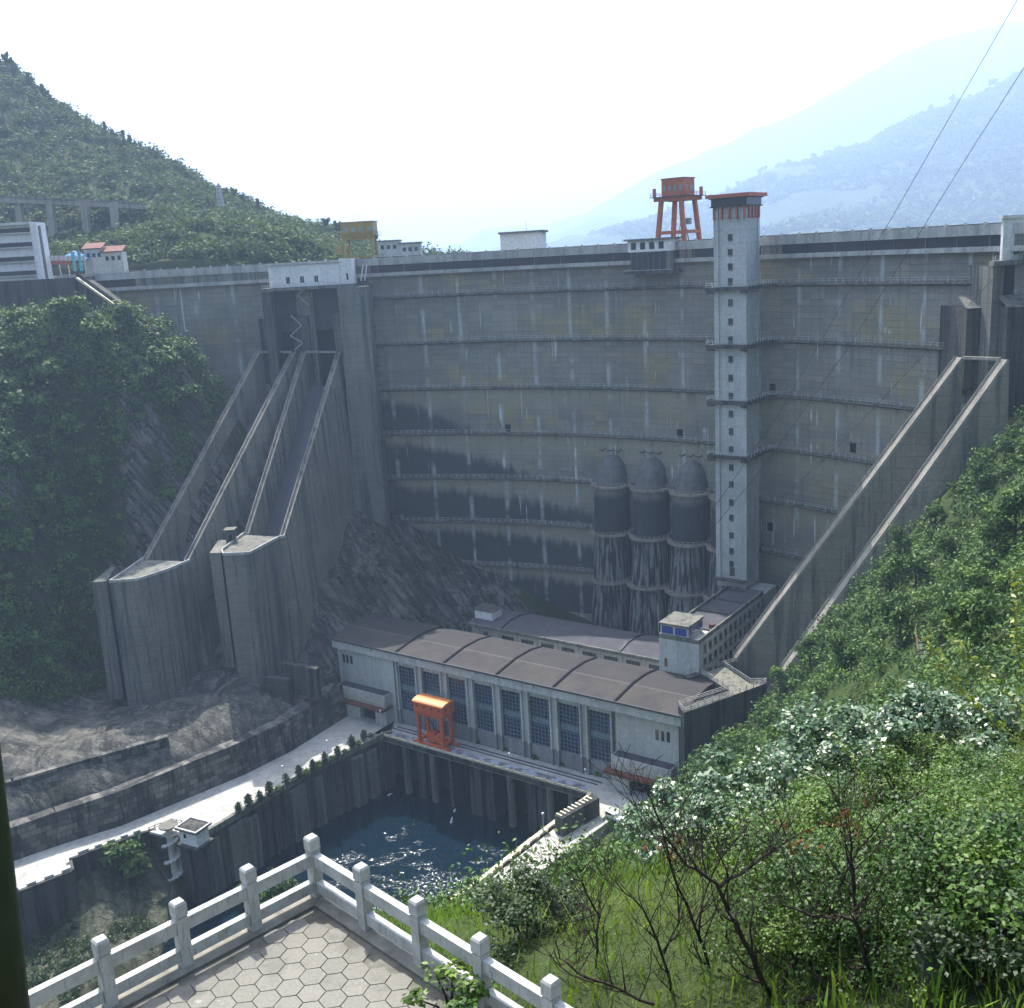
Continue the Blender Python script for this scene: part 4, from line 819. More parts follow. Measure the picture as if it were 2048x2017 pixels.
CP += [(14, 120, 50), (14, 160, 26), (0, 120, 46), (0, 160, 17), (-15, 95, 60), (-25, 60, 84), (30, 150, 38), (30, 110, 66), (45, 190, 34), (28, 190, 24), (20, 90, 74),
       (-8, 14, 119), (-14, 20, 108), (-25, 40, 85), (-40, 70, 48), (-60, 110, 8), (-8, 30, 112), (-3, 22, 117.5), (3, 22, 118.5), (-3, 10, 122.4), (0, 8, 122.6), (-5, 8.5, 122.3), (-3, 13, 121), (0, 0, 128.6), (6, 2, 127.8), (-6, 0, 125), (-6, -15, 127), (8, -15, 131), (20, 2, 131), (30, -10, 140), (40, 40, 128), (70, 60, 150), (120, 100, 175), (-20, 0, 110), (-40, 10, 85), (-60, 40, 50), (-90, 70, 20), (-120, 60, 30),
       (-48, 262, 23), (-60, 243.5, 22.5), (-69, 232.5, 22), (-81, 221, 21.5), (-91, 212, 21.5), (-101, 206, 21.5), (-110, 200, 21), (-130, 195, 22), (-85, 226, 28), (-100, 215, 28.2), (-112, 208, 28.2), (-128, 203, 29), (-165, 200, 40),
       (0, 290, 10), (40, 275, 10), (70, 255, 10), (-20, 300, 14), (-20, 255, 6), (0, 240, 6), (20, 225, 6), (30, 216, 7), (-60, 225, 6), (-85, 200, 6), (-105, 190, 4), (-130, 178, 4), (-30, 220, -5), (-50, 205, -5), (-20, 190, -5), (-60, 160, -4), (-40, 150, -4), (10, 205, 7), (-3, 188, 6), (-15, 172, 5), (-24, 160, 4), (-34, 145, 3),
       (-82, 178, 4), (-100, 168, 6), (-78, 190, 3), (-85, 150, 6), (-72, 130, 6), (-110, 140, 11), (-150, 150, 25), (-200, 190, 50), (-230, 290, 120), (-200, 100, 60), (60, 230, 12), (80, 235, 60), (110, 215, 106), (130, 230, 130), (52, 236, 12), (-110, 320, 108), (-160, 320, 116), (-80, 322, 80)]
CP = np.array(CP, float)
def solve(P):
    d = np.linalg.norm(P[:, None, :2] - P[None, :, :2], axis=2); n = len(P)
    A = np.zeros((n + 3, n + 3)); A[:n, :n] = -np.sqrt(d * d + 4.0) + np.eye(n) * .15; A[:n, n] = 1; A[:n, n + 1:] = P[:, :2]; A[n:, :n] = A[:n, n:].T
    b = np.zeros(n + 3); b[:n] = P[:, 2]; return np.linalg.solve(A, b)
WTS = solve(CP)
def height(x, y):
    x = np.asarray(x, float); y = np.asarray(y, float); sh = x.shape; x = x.ravel(); y = y.ravel(); out = np.zeros(len(x))
    for i in range(0, len(x), 20000):
        xx, yy = x[i:i + 20000], y[i:i + 20000]
        d = np.sqrt((xx[:, None] - CP[:, 0]) ** 2 + (yy[:, None] - CP[:, 1]) ** 2 + 4.0); out[i:i + 20000] = -d @ WTS[:len(CP)] + WTS[len(CP)] + xx * WTS[-2] + yy * WTS[-1]
    return out.reshape(sh)
def vnoise(x, y, sc, seed):                              # smooth value noise
    r = np.random.default_rng(seed).random((64, 64)); x = x / sc; y = y / sc; i = np.floor(x).astype(int); j = np.floor(y).astype(int); fx = x - i; fy = y - j; fx = fx * fx * (3 - 2 * fx); fy = fy * fy * (3 - 2 * fy)
    g = lambda a, b: r[a % 64, b % 64]
    return (g(i, j) * (1 - fx) + g(i + 1, j) * fx) * (1 - fy) + (g(i, j + 1) * (1 - fx) + g(i + 1, j + 1) * fx) * fy
def inpoly(x, y, poly):
    c = np.zeros(x.shape, bool); n = len(poly)
    for i in range(n):
        (x0, y0), (x1, y1) = poly[i], poly[(i + 1) % n]
        if y0 == y1: continue
        c ^= ((y0 > y) != (y1 > y)) & (x < (x1 - x0) * (y - y0) / (y1 - y0) + x0)
    return c
chute_poly = [(-71.5, 316), (-94, 262), (-103, 257), (-102, 246), (-88, 246), (-68, 251), (-62, 266), (-52, 316)]
rch_poly = [(93, 219.5), (50, 231), (53, 217.5), (97, 205), (125, 204), (125, 230)]
road_poly = [(x, y) for x, y in rd_out + rd_in] + [tuple(PH.p(-17, 0, 0))[:2], tuple(PH.p(-1, 0, 0))[:2]]
road_poly[len(rd_out):len(rd_out) + len(rd_in)] = [(x - 1.6, y + 2.6) for x, y in rd_in]
ph_poly = [tuple(PH.p(*q, 0))[:2] for q in ((-19, -8), (-19, 17), (-10, 60), (77, 58), (79, 14), (82, -3), (64, -8))]
pool_poly = [tuple(PH.p(64, .6, 0))[:2], tuple(PH.p(-1, .6, 0))[:2], (-37, 251), (-54, 232.5), (-72, 206.5), (-75.5, 203), (-74, 180), (-62, 150), (-45, 120), (-18, 170), (14, 210)]
def terrain_z(x, y):
    z = height(x, y)
    z = z + (vnoise(x, y, 9, 1) - .5) * (2.0 + 4.5 * np.clip((-70 - x) / 10, 0, 1) * np.clip((y - 215) / 15, 0, 1) * np.clip((z - 35) / 12, 0, 1)) * np.clip((np.hypot(x, y) - 30) / 60, 0, 1) + (vnoise(x, y, 3.3, 2) - .5) * .9 * np.clip((np.hypot(x, y) - 12) / 40, .1, 1)
    z = np.where(inpoly(x, y, road_poly), np.minimum(z, 10), z); z = np.where(inpoly(x, y, ph_poly), np.minimum(z, 10), z); z = np.where(inpoly(x, y, pool_poly), np.minimum(z, -3), z)
    xw = -98.5 + (y - 264) * .428; lim = 54 + (y - 264) * .9 + np.maximum(xw - x - 1, 0) * 1.9; z = np.where((y > 250) & (y < 318) & (x < xw + 8) & (x > xw - 26), np.minimum(z, np.maximum(lim, 30)), z)
    z = np.where(inpoly(x, y, chute_poly), np.minimum(z, np.clip(38 + (y - 262) * .86, 26, 84)), z); z = np.where(inpoly(x, y, rch_poly), np.minimum(z, np.clip(12 + (x - 52) * 1.5, 10, 80)), z)
    z = np.where((np.abs(x + 2.5) < 5) & (np.abs(y - 8) < 5), np.minimum(z, 123.3), z)
    return z
def grid_mesh(name, xs, ys, Z, mat, attr=None, org=(0, 0, 0)):
    nx, ny = len(xs), len(ys); X, Y = np.meshgrid(xs, ys, indexing='ij'); co = np.stack([X, Y, Z], -1).reshape(-1, 3)
    i, j = np.meshgrid(np.arange(nx - 1), np.arange(ny - 1), indexing='ij'); b = (i * ny + j).ravel(); F = np.stack([b, b + ny, b + ny + 1, b + 1], 1)
    me = bpy.data.meshes.new(name); me.vertices.add(len(co)); me.vertices.foreach_set('co', co.ravel()); me.loops.add(F.size); me.loops.foreach_set('vertex_index', F.ravel())
    me.polygons.add(len(F)); me.polygons.foreach_set('loop_start', np.arange(0, F.size, 4)); me.update(calc_edges=True); me.validate()
    if attr is not None: a = me.color_attributes.new('cover', 'FLOAT_COLOR', 'POINT'); a.data.foreach_set('color', np.concatenate([attr.reshape(-1, 3), np.ones((len(co), 1))], 1).ravel())
    me.shade_smooth(); me.materials.append(mat); o = bpy.data.objects.new(name, me); S.collection.objects.link(o); return o
xs = np.arange(-240, 150, 2.0); ys = np.arange(-24, 330, 2.0); X, Y = np.meshgrid(xs, ys, indexing='ij')
Z = terrain_z(X, Y)
apron_poly = [(-135, 192), (-108, 197), (-67, 229), (-46, 262), (-52, 275), (-70, 285), (-85, 275), (-104, 257), (-112, 246), (-122, 232), (-140, 215)]
rockmid_poly = [(-70, 300), (-50, 262), (-20, 262), (10, 296), (-10, 330), (-60, 330)]
gx, gy = np.gradient(Z, 2.0); slope = np.hypot(gx, gy)
rock = np.clip((vnoise(X, Y, 14, 5) - .52) * 6, 0, 1) * (X < -60) * (Y > 205)
rock = np.maximum(rock, inpoly(X, Y, rockmid_poly) * np.clip(.35 + vnoise(X, Y, 11, 8), 0, 1)); rock = np.maximum(rock, ((Z < 14) & (X < -70) & (Y < 205)) * .45)
rock = np.maximum(rock, ((Y > 262) & (Y < 303) & (X > -112 + (Y - 264) * .35) & (X < -70) & (vnoise(X, Y, 6, 44) > .56)) * .9)
apr = inpoly(X, Y, apron_poly) * 1.0
grass = np.clip((vnoise(X, Y, 10, 9) - .3) * 3, 0, 1) * (X > -40)
g = G('ground_cover'); p = g.pos(); x, y, z = g.sep(p); cv_ = g.add('ShaderNodeVertexColor', {'layer_name': 'cover'}).outputs[0]; cr, cg_, cb_ = g.sep(cv_)
n1 = g.noise(p, .25, 5, .65); n2 = g.noise(p, 1.4, 5, .7); stra = g.noise(g.add('ShaderNodeMapping', ins={'Vector': p, 'Rotation': (.2, -.95, .5), 'Scale': (.11, .35, .75)}).outputs[0], 1.0, 6, .72); q1 = g.ma('ADD', g.ma('MULTIPLY', x, .82), g.ma('MULTIPLY', z, .57)); q2 = g.ma('SUBTRACT', g.ma('MULTIPLY', x, .57), g.ma('MULTIPLY', z, .82)); stra = g.noise(g.comb(g.ma('MULTIPLY', q1, 1.0), g.ma('MULTIPLY', q2, .10), g.ma('MULTIPLY', y, .22)), 1.0, 6, .68); crk = g.ma('ABSOLUTE', g.ma('SUBTRACT', g.noise(g.comb(g.ma('MULTIPLY', q1, .5), g.ma('MULTIPLY', q2, .3), y), .35, 5, .6), .5))
rockc = g.mix(g.step(stra, .38, .62), (.03, .03, .028), (.165, .158, .14)); rockc = g.mix(g.step(crk, .03, .0), rockc, (.02, .02, .018)); rockc = g.mix(g.step(n1, .58, .68), rockc, (.03, .045, .02))
joint = g.ma('MAXIMUM', g.line(g.ma('ADD', x, g.ma('MULTIPLY', n1, 3.0)), 5.5, .28), g.line(g.ma('ADD', y, g.ma('MULTIPLY', n1, 3.0)), 4.0, .28))
cel = g.add('ShaderNodeTexWhiteNoise', {'noise_dimensions': '2D'}, {'Vector': g.comb(g.ma('FLOOR', g.ma('DIVIDE', g.ma('ADD', x, g.ma('MULTIPLY', n1, 3.0)), 5.5)), g.ma('FLOOR', g.ma('DIVIDE', g.ma('ADD', y, g.ma('MULTIPLY', n1, 3.0)), 4.0)), 0.0)}).outputs[0]; aprc = g.mix(g.step(n1, .38, .62), (.115, .11, .095), (.045, .046, .044)); aprc = g.mix(1.0, aprc, g.lin(cel, 0, 1, .65, 1.4), 'MULTIPLY'); aprc = g.mix(g.ma('MULTIPLY', joint, .4), aprc, (.015, .016, .015)); aprc = g.mix(g.ma('MULTIPLY', g.step(g.noise(p, .11, 4, .6), .42, .58), .75), aprc, rockc); aprc = g.mix(g.ma('MULTIPLY', g.step(g.noise(g.mul(p, (.5, 1.2, 1)), .5, 5, .7), .58, .70), .6), aprc, (.24, .23, .2))
soil = g.mix(n2, (.018, .028, .009), (.045, .055, .02)); soil = g.mix(g.ma('MULTIPLY', g.step(n1, .6, .75), .7), soil, (.06, .05, .03)); soil = g.mix(g.ma('MULTIPLY', cb_, .6), soil, (.04, .072, .014))
col = g.mix(cr, soil, rockc); col = g.mix(cg_, col, aprc); col = g.mix(1.0, col, g.lin(n2, .2, .8, .65, 1.3), 'MULTIPLY')
M['ground'] = g.done(g.bsdf(col, .95, .15, g.bump(g.ma('ADD', stra, n2), .8, .5)))
tag(grid_mesh('ground', xs, ys, Z, M['ground'], np.stack([rock, apr, grass], -1)), kind='structure')
# ------------------------------------------------------------------ far hills
def rbf_hill(name, pts, xs, ys, mat, amp, sc, seed, attr=False):
    P = np.array([tuple(aty(*p)) if len(p) == 3 else p[1:] for p in pts], float); n = len(P)
    d = np.sqrt(((P[:, None, :2] - P[None, :, :2]) ** 2).sum(2) + 25); A = np.zeros((n + 3, n + 3)); A[:n, :n] = -d + np.eye(n); A[:n, n] = 1; A[:n, n + 1:] = P[:, :2]; A[n:, :n] = A[:n, n:].T; b = np.zeros(n + 3); b[:n] = P[:, 2]; W = np.linalg.solve(A, b)
    def f(x, y):
        x = np.asarray(x, float); y = np.asarray(y, float); sh = x.shape; x = x.ravel(); y = y.ravel()
        z = -np.sqrt((x[:, None] - P[:, 0]) ** 2 + (y[:, None] - P[:, 1]) ** 2 + 25) @ W[:n] + W[n] + W[n + 1] * x + W[n + 2] * y
        return (z + (vnoise(x + 5000, y, sc, seed) - .5) * amp + (vnoise(x + 5000, y, sc / 3, seed + 1) - .5) * amp * .4).reshape(sh)
    X, Y = np.meshgrid(xs, ys, indexing='ij'); Z = f(X, Y); Z[:, 0] -= 45; tag(grid_mesh(name, xs, ys, Z, mat, np.stack([np.zeros_like(Z)] * 2 + [np.clip(vnoise(X + 900, Y, 25, 3) * 2 - 1.3, 0, 1)], -1)), kind='structure'); return f
HP = [(-120, 55, 560), (0, 135, 560), (60, 180, 555), (130, 232, 545), (250, 290, 530), (350, 352, 515), (420, 395, 500), (500, 425, 490), (600, 458, 480), (690, 488, 470), (760, 508, 460), (850, 522, 450),
      (0, 300, 490), (150, 350, 475), (300, 430, 450), (0, 410, 440), (230, 410, 430), (400, 440, 440), (500, 458, 440), (600, 476, 430), (0, 500, 385), (100, 500, 385), (230, 490, 380), (280, 525, 352), (400, 512, 365), (450, 470, 395), (540, 490, 385), (640, 512, 370), (300, 526, 345), (540, 518, 350), (0, -135, 362, 143), (0, -112, 364, 143), (0, -90, 366, 142), (0, -155, 362, 142), (0, -72, 368, 140), (0, -122, 374, 146), (0, -100, 376, 146), (-150, 300, 480), (-150, 420, 430), (-150, 520, 370),
      (0, -420, 700, 230), (0, -250, 680, 150), (0, -100, 640, 110), (0, 0, 520, 118), (0, -40, 400, 122), (0, -200, 338, 124), (0, -70, 350, 127), (0, -30, 350, 124), (0, 30, 420, 112)]
M['hillsoil'] = M['ground']
hill = rbf_hill('hill', HP, np.arange(-420, 60, 6.0), np.concatenate([[341.3], np.arange(342, 700, 6.0)]), M['ground'], 6, 28, 21)
def ridge_pts(line, Y, zb, Yb):
    out = []
    for px, py in line:
        q = aty(px, py, Y); out += [(px, py, Y), (0, q.x * (Yb / Y) * .98, Yb, zb), (0, q.x * ((Y + Yb) / 2 / Y), (Y + Yb) / 2, (q.z * .52 + zb * .48)), (0, q.x * 1.1, Y * 1.18, q.z - 60)]
    return out
k9 = 1.0595
RA = [(1130, 480), (1240, 470), (1330, 440), (1420, 408), (1515, 350), (1632, 328), (1740, 285), (1800, 254), (1886, 212), (1990, 180), (2048, 159), (2200, 90), (2400, 40)]
RB = [(950, 480), (1030, 480), (1081, 466), (1197, 424), (1324, 350), (1409, 302), (1500, 258), (1589, 212), (1695, 159), (1801, 101), (1960, 69), (2048, 53), (2250, 20), (2500, 10)]
g = G('far_forest'); p = g.pos(); n1 = g.noise(p, .03, 5, .6); n2 = g.noise(p, .22, 4, .7); c = g.mix(n2, (.02, .04, .015), (.07, .10, .04)); c = g.mix(g.ma('MULTIPLY', g.step(n1, .5, .7), .6), c, (.13, .14, .07)); M['far'] = g.done(g.bsdf(c, .95, .1, g.bump(n2, 1.0, 6.0)))
mA = rbf_hill('mountain', ridge_pts(RA, 4500, 105, 2600), np.arange(190, 3900, 46.0), np.arange(2600, 5350, 46.0), M['far'], 64, 230, 31)
mB = rbf_hill('mountain', ridge_pts(RB, 8200, 100, 5200), np.arange(-450, 7200, 115.0), np.arange(5200, 9600, 115.0), M['far'], 170, 560, 41)
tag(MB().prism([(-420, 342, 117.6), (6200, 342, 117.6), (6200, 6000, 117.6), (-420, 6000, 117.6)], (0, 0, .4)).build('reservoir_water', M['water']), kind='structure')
# ------------------------------------------------------------------ left abutment and what stands above it
lw_ = thing('abutment_wall', 'tall dark stained abutment wall below the white office at the left', 'wall', (-150, 302, 110))
e = aty(300, 650, 318).x
a0, a1 = aty(-250, 545, 306), aty(152, 548, 306)
MB().prism([(a0.x, 306, 100), (a1.x, 306, 100), (a1.x, 306, 132.4), (a0.x, 306, 132.4)], (0, 14, 0)).build('wall', M['conc_dark'], lw_)
b_ = aty(315, 655, 306); MB().prism([(a1.x + .02, 306.2, 100), (b_.x, 306.2, 100), (b_.x, 306.2, 114), (a1.x + .02, 306.2, 131.5)], (0, 12, 0)).build('wing', M['conc_dark'], lw_)
mb = MB().bar((a1.x, 306.4, 132.2), (b_.x, 306.4, 114.9), 2.4, .5); sf = mb.build('stair_flight', M['tan'], lw_)
MB().bar((a1.x + .6, 305.1, 133.3), (b_.x, 305.1, 116), .5, 1.0).build('stair_parapet', M['conc_dark'], lw_)
x_ = aty(235, 630, 305.8).x; MB().bar((x_ - 1.5, 305.7, 125), (x_ + .5, 305.7, 112), .5, .4).build('drain_pipe', M['conc_pale'], lw_)
wo = thing('office_building', 'white four-storey office with dark ribbon windows, cut by the left picture edge', 'building', (-150, 318, 131)); f = Fr((0, 0, 0), 0)
x0, x1 = aty(-120, 500, 318).x, aty(78, 500, 318).x; zt = aty(40, 446, 318).z; xm = aty(66, 500, 318).x
MB().box((x0, 320, 118), (xm - x0, 0, 0), (0, 5, 0), (0, 0, zt - 118 - .6)).build('wall', M['white'], wo); MB().box((xm + .02, 318, 118), (x1 - xm, 0, 0), (0, 7, 0), (0, 0, zt - 118)).build('stair_tower', M['white'], wo)
MB().box((x0 - .5, 318.6, zt - .597), (xm - x0 + .4, 0, 0), (0, 6, 0), (0, 0, .8)).build('roof', M['conc_pale'], wo)
H_ = (zt - 133 + 1.5) / 4.2
for i in range(4):
    z0 = zt - 2.6 - i * H_; MB().box((x0, 319.93, z0), (xm - x0 - .6, 0, 0), (0, .1, 0), (0, 0, 1.25)).build('window_band', M['slot'], wo)
    MB().box((x0, 319.1, z0 - .42), (xm - x0 - .3, 0, 0), (0, .88, 0), (0, 0, .35)).build('sunshade', M['conc_pale'], wo)
MB().box((x1 + .02, 319.6, 128), (.3, 0, 0), (0, 1.2, 0), (0, 0, zt - 129)).build('balcony_strip', M['conc'], wo)
def P(px, py, y): return aty(px, py, y)
tnt = thing('tent', 'small blue pyramid tent roof on posts beside the office', 'tent', P(150, 520, 330)); q = P(150, 519, 330); MB().add([q + Vector((-4, -3, 0)), q + Vector((4, -3, 0)), q + Vector((4, 4, 0)), q + Vector((-4, 4, 0)), q + Vector((0, 0, 2.6)), q + Vector((0, .6, 2.6))], [(0, 1, 4), (1, 2, 5, 4), (2, 3, 5), (3, 0, 4, 5)]).build('canopy', M['blue'], tnt)
mb = MB()
for sx, sy in ((-3.8, -2.8), (3.8, -2.8), (3.8, 3.8), (-3.8, 3.8)): mb.bar(q + Vector((sx, sy, 0)), q + Vector((sx, sy, -6)), .25)
mb.build('posts', M['steel'], tnt)
for px, lab in ((150, 'teal gate post at the head of the long stair, the left one of two'), (163, 'teal gate post at the head of the long stair, the right one of two')):
    q = P(px, 540, 309); t = thing('gate_post', lab, 'gate post', q - Vector((0, 0, .4))); MB().cbox(q - Vector((0, 0, .4)), .7, .7, 5).build('shaft', M['teal'], t); MB().cbox(q + Vector((0, 0, 4.604)), 1.1, 1.1, .4).build('cap', M['conc_pale'], t)
q = P(120, 528, 322); t = thing('banner', 'red banner strip along the terrace by the office', 'banner', q); MB().box(P(102, 530, 322), (P(142, 530, 322) - P(102, 530, 322)), (0, .15, 0), (0, 0, 1.1)).build('cloth', M['red'], t)
mb = MB()
for i in range(9): mb.cbox(P(104 + i * 8, 522, 324), .9, .5, 1.5)
mb.build('panel', M['conc_pale'], t)
for (xa, xb, ya, yb), lab, rc in (((170, 206, 500, 524), 'low pink-walled house with a grey roof behind the dam top at left', 'rust'), ((206, 246, 506, 524), 'low pale house with an orange-red roof near the blue tent', 'rust')):
    a, b, z1 = P(xa, yb, 332), P(xb, yb, 332), P(xa, ya, 332).z; t = thing('house', lab, 'house', a)
    MB().box((a.x, 332, 126), (b.x - a.x, 0, 0), (0, 4, 0), (0, 0, z1 - 126)).build('wall', M['plaster'], t); MB().prism([(a.x - .4, 331.4, z1 + .003), (b.x + .4, 331.4, z1 + .003), (b.x + .4, 335.5, z1 + 1.7), (a.x - .4, 335.5, z1 + 1.7)], (0, 0, .3)).build('roof', M[rc], t)
    for i in range(3): MB().box((a.x + (b.x - a.x) * (.15 + .3 * i), 331.95, z1 - 2.4), (1, 0, 0), (0, .1, 0), (0, 0, 1.3)).build('window', M['glass'], t)
for (xa, xb, ya, yb), lab in (((756, 800, 484, 512), 'pale two-storey house behind the dam crest right of the yellow crane'), ((800, 842, 488, 514), 'grey flat-roofed block at the end of the houses right of the yellow crane')):
    a, b, z1 = P(xa, yb, 420), P(xb, yb, 420), P(xa, ya, 420).z; t = thing('house', lab, 'house', a)
    MB().box((a.x, 420, 118), (b.x - a.x, 0, 0), (0, 9, 0), (0, 0, z1 - 118)).build('wall', M['plaster'], t); MB().box((a.x - .5, 419.5, z1 + .003), (b.x - a.x + 1, 0, 0), (0, 10, 0), (0, 0, .4)).build('roof', M['conc'], t)
    for i in range(3): MB().box((a.x + (b.x - a.x) * (.15 + .28 * i), 419.95, z1 - 3), (1.3, 0, 0), (0, .1, 0), (0, 0, 1.5)).build('window', M['glass'], t)
vd = thing('viaduct', 'grey road viaduct on tall piers crossing the foot of the left hill', 'bridge', P(100, 480, 405))
a, b = P(-60, 398, 402), P(292, 415, 414); MB().bar(a, b, 7, 1.6).build('deck', M['cope'], vd); MB().bar(a + Vector((0, -3.6, 1.2)), b + Vector((0, -3.6, 1.2)), .3, 1).build('parapet', M['conc'], vd)
for px in (37, 100, 168, 226): q0, q1 = P(px, 405, 405), P(px + 6, 482, 405); MB().bar(q1 - Vector((0, 0, 12)), q0, 2.8, 2.2).build('pier', M['cope'], vd)
mb = MB(); a, b = P(-60, 420, 418), P(240, 432, 424); mb.box((a.x, 420, 128), (b.x - a.x, 6, 0), (0, 3, 0), (0, 0, a.z - 128)); mb.build('back_wall', M['conc_dark'], vd)
q = P(441, 408, 452); pg = thing('pagoda', 'slender pale stone pagoda on the left hillside', 'tower', q); z0, z1 = q.z - 1, P(441, 368, 452).z
for i in range(6):
    h = (z1 - z0) / 6.5; w_ = 3.4 - .25 * i; MB().tube([q + Vector((0, 0, -1 + h * i)), q + Vector((0, 0, -1 + h * (i + .92)))], w_ / 2, 8).build('storey', M['conc_pale'], pg); MB().tube([q + Vector((0, 0, -1 + h * (i + .92))), q + Vector((0, 0, -1 + h * (i + 1)))], [w_ / 2 + .5, w_ / 2 - .2], 8).build('eave', M['conc'], pg)
MB().tube([q + Vector((0, 0, -1 + h * 6)), q + Vector((0, 0, z1 - q.z + .6))], [.7, .05], 8).build('spire', M['conc'], pg)
# ------------------------------------------------------------------ leaves
def leafmat(name, a, b, c, rough=.5, spec=.35, trans=.25, sc=.05):
    g = G(name); ge = g.add('ShaderNodeNewGeometry'); r = ge.outputs['Random Per Island']; p = ge.outputs['Position']
    col = g.mix(r, a, b); col = g.mix(g.step(g.noise(p, sc, 3, .6), .42, .68), col, c); col = g.mix(1.0, col, g.lin(r, 0, 1, .7, 1.25), 'MULTIPLY')
    s1 = g.bsdf(col, rough, spec); tr = g.add('ShaderNodeBsdfTranslucent', ins={'Color': g.mix(.5, col, (.16, .24, .02))}).outputs[0]
    return g.done(g.add('ShaderNodeMixShader', ins={0: trans, 1: s1, 2: tr}).outputs[0])
M['leaf_far'] = leafmat('distant_foliage', (.016, .04, .012), (.04, .08, .022), (.075, .11, .03), .7, .2, .2, .11)
M['leaf_mid'] = leafmat('hillside_foliage', (.011, .036, .007), (.045, .108, .016), (.10, .175, .026), .6, .25, .13, .24)
M['leaf_near'] = leafmat('shrub_foliage', (.009, .036, .004), (.038, .095, .008), (.095, .16, .012), .5, .28, .16, .6)
M['leaf_gloss'] = leafmat('glossy_foliage', (.025, .075, .022), (.05, .115, .04), (.075, .14, .055), .42, .8, .18, .3)
M['leaf_dark'] = leafmat('dark_foliage', (.008, .025, .006), (.022, .05, .012), (.03, .06, .012), .5, .35, .2, .2)
M['grass'] = leafmat('grass_blades', (.04, .11, .008), (.12, .22, .02), (.2, .24, .04), .5, .35, .35, .4)
M['bark'] = plain('dark_bark', (.035, .026, .022), .9, .2, .5, 6)
M['vine'] = leafmat('yellow_green_leaves', (.14, .2, .02), (.2, .26, .03), (.2, .2, .03), .45, .4, .4, .5)
def leaf_arrays(C, Rad, K, size, squash=.8, rng=RNG, elong=1.7, up=.25, shell=.5):
    C = np.asarray(C, float); n = len(C); idx = np.repeat(np.arange(n), K); N = len(idx)
    d = rng.normal(size=(N, 3)); d /= np.linalg.norm(d, axis=1)[:, None]; d[:, 2] = np.where(d[:, 2] < -.35, -d[:, 2], d[:, 2])
    ph = rng.random((n, 6)) * 6.28
    lump = 1 + .22 * np.sin(3.1 * d[:, 0] + 2 * d[:, 2] + ph[idx, 0]) + .2 * np.sin(4.3 * d[:, 1] - 2.2 * d[:, 2] + ph[idx, 1]) + .16 * np.sin(7.3 * d[:, 0] + 5.1 * d[:, 1] + ph[idx, 2]) + .12 * np.sin(11 * d[:, 1] + 9 * d[:, 2] + ph[idx, 3])
    r = np.asarray(Rad)[idx] * lump * (shell + (1 - shell) * rng.random(N) ** .6)
    p = d * r[:, None]; p[:, 2] *= squash; p += C[idx]
    nrm = d * .7 + rng.normal(size=(N, 3)) * .55; nrm[:, 2] += up; nrm /= np.linalg.norm(nrm, axis=1)[:, None]
    t1 = np.cross(nrm, rng.normal(size=(N, 3))); t1 /= np.linalg.norm(t1, axis=1)[:, None]; t2 = np.cross(nrm, t1)
    s = (np.asarray(size)[idx] if hasattr(size, '__len__') else size) * (.65 + .7 * rng.random(N)); s = s[:, None] * .5
    return np.stack([p - t1 * s * elong, p - t2 * s * .8 + nrm * s * .15, p + t1 * s * elong, p + t2 * s * .8 + nrm * s * .15], 1)
def quads_obj(name, Q, mat, parent=None):
    Q = Q.reshape(-1, 3); n = len(Q) // 4; me = bpy.data.meshes.new(name); me.vertices.add(len(Q)); me.vertices.foreach_set('co', Q.ravel()); me.loops.add(4 * n); me.loops.foreach_set('vertex_index', np.arange(4 * n)); me.polygons.add(n); me.polygons.foreach_set('loop_start', np.arange(0, 4 * n, 4)); me.update(calc_edges=True)
    me.materials.append(mat); o = bpy.data.objects.new(name, me); S.collection.objects.link(o)
    if parent is not None: o.parent = parent
    return o
def scatter(n, x0, x1, y0, y1, f, ok, r0, r1):
    x = RNG.uniform(x0, x1, n); y = RNG.uniform(y0, y1, n); z = f(x, y); k = ok(x, y, z); x, y, z = x[k], y[k], z[k]; r = r0 + (r1 - r0) * RNG.random(len(x)) ** 2
    return np.stack([x, y, z + r * .25], 1), r
blocked = lambda x, y: inpoly(x, y, road_poly) | inpoly(x, y, ph_poly) | inpoly(x, y, pool_poly)
chute_poly = [(-75, 322), (-99, 264), (-108, 258), (-107, 243), (-88, 242), (-66, 247), (-57, 262), (-47, 322)]
rch_poly = [(93, 224), (47, 235), (48, 215), (54, 211.5), (97, 202), (125, 202), (125, 232)]
# left bank scrub
okL = lambda x, y, z: (~blocked(x, y)) & (~inpoly(x, y, chute_poly)) & (~inpoly(x, y, apron_poly)) & (z > 18) & (vnoise(x, y, 14, 5) + .18 * (vnoise(x, y, 5, 6) - .5) < .54 + .25 * np.clip((-100 - x) / 20, 0, 1)) & (y < 314) & ~((y > 258) & (y < 303) & (x > -111 + (y - 264) * .35) & (vnoise(x, y, 6, 44) > .58))
C, r = scatter(5200, -200, -66, 205, 314, terrain_z, okL, 1.0, 4.6)
tag(quads_obj('undergrowth', leaf_arrays(C, r, 130, .34 + r * .05), M['leaf_mid']), kind='stuff')
C, r = scatter(1500, -165, -74, 280, 309, terrain_z, lambda x, y, z: (z > 104) & (y < 306), .5, 1.7)
tag(quads_obj('undergrowth', leaf_arrays(C, r, 60, .36, .7), leafmat('bench_grass', (.06, .13, .02), (.10, .18, .03), (.12, .18, .04), .6, .3, .35, .2)), kind='stuff')
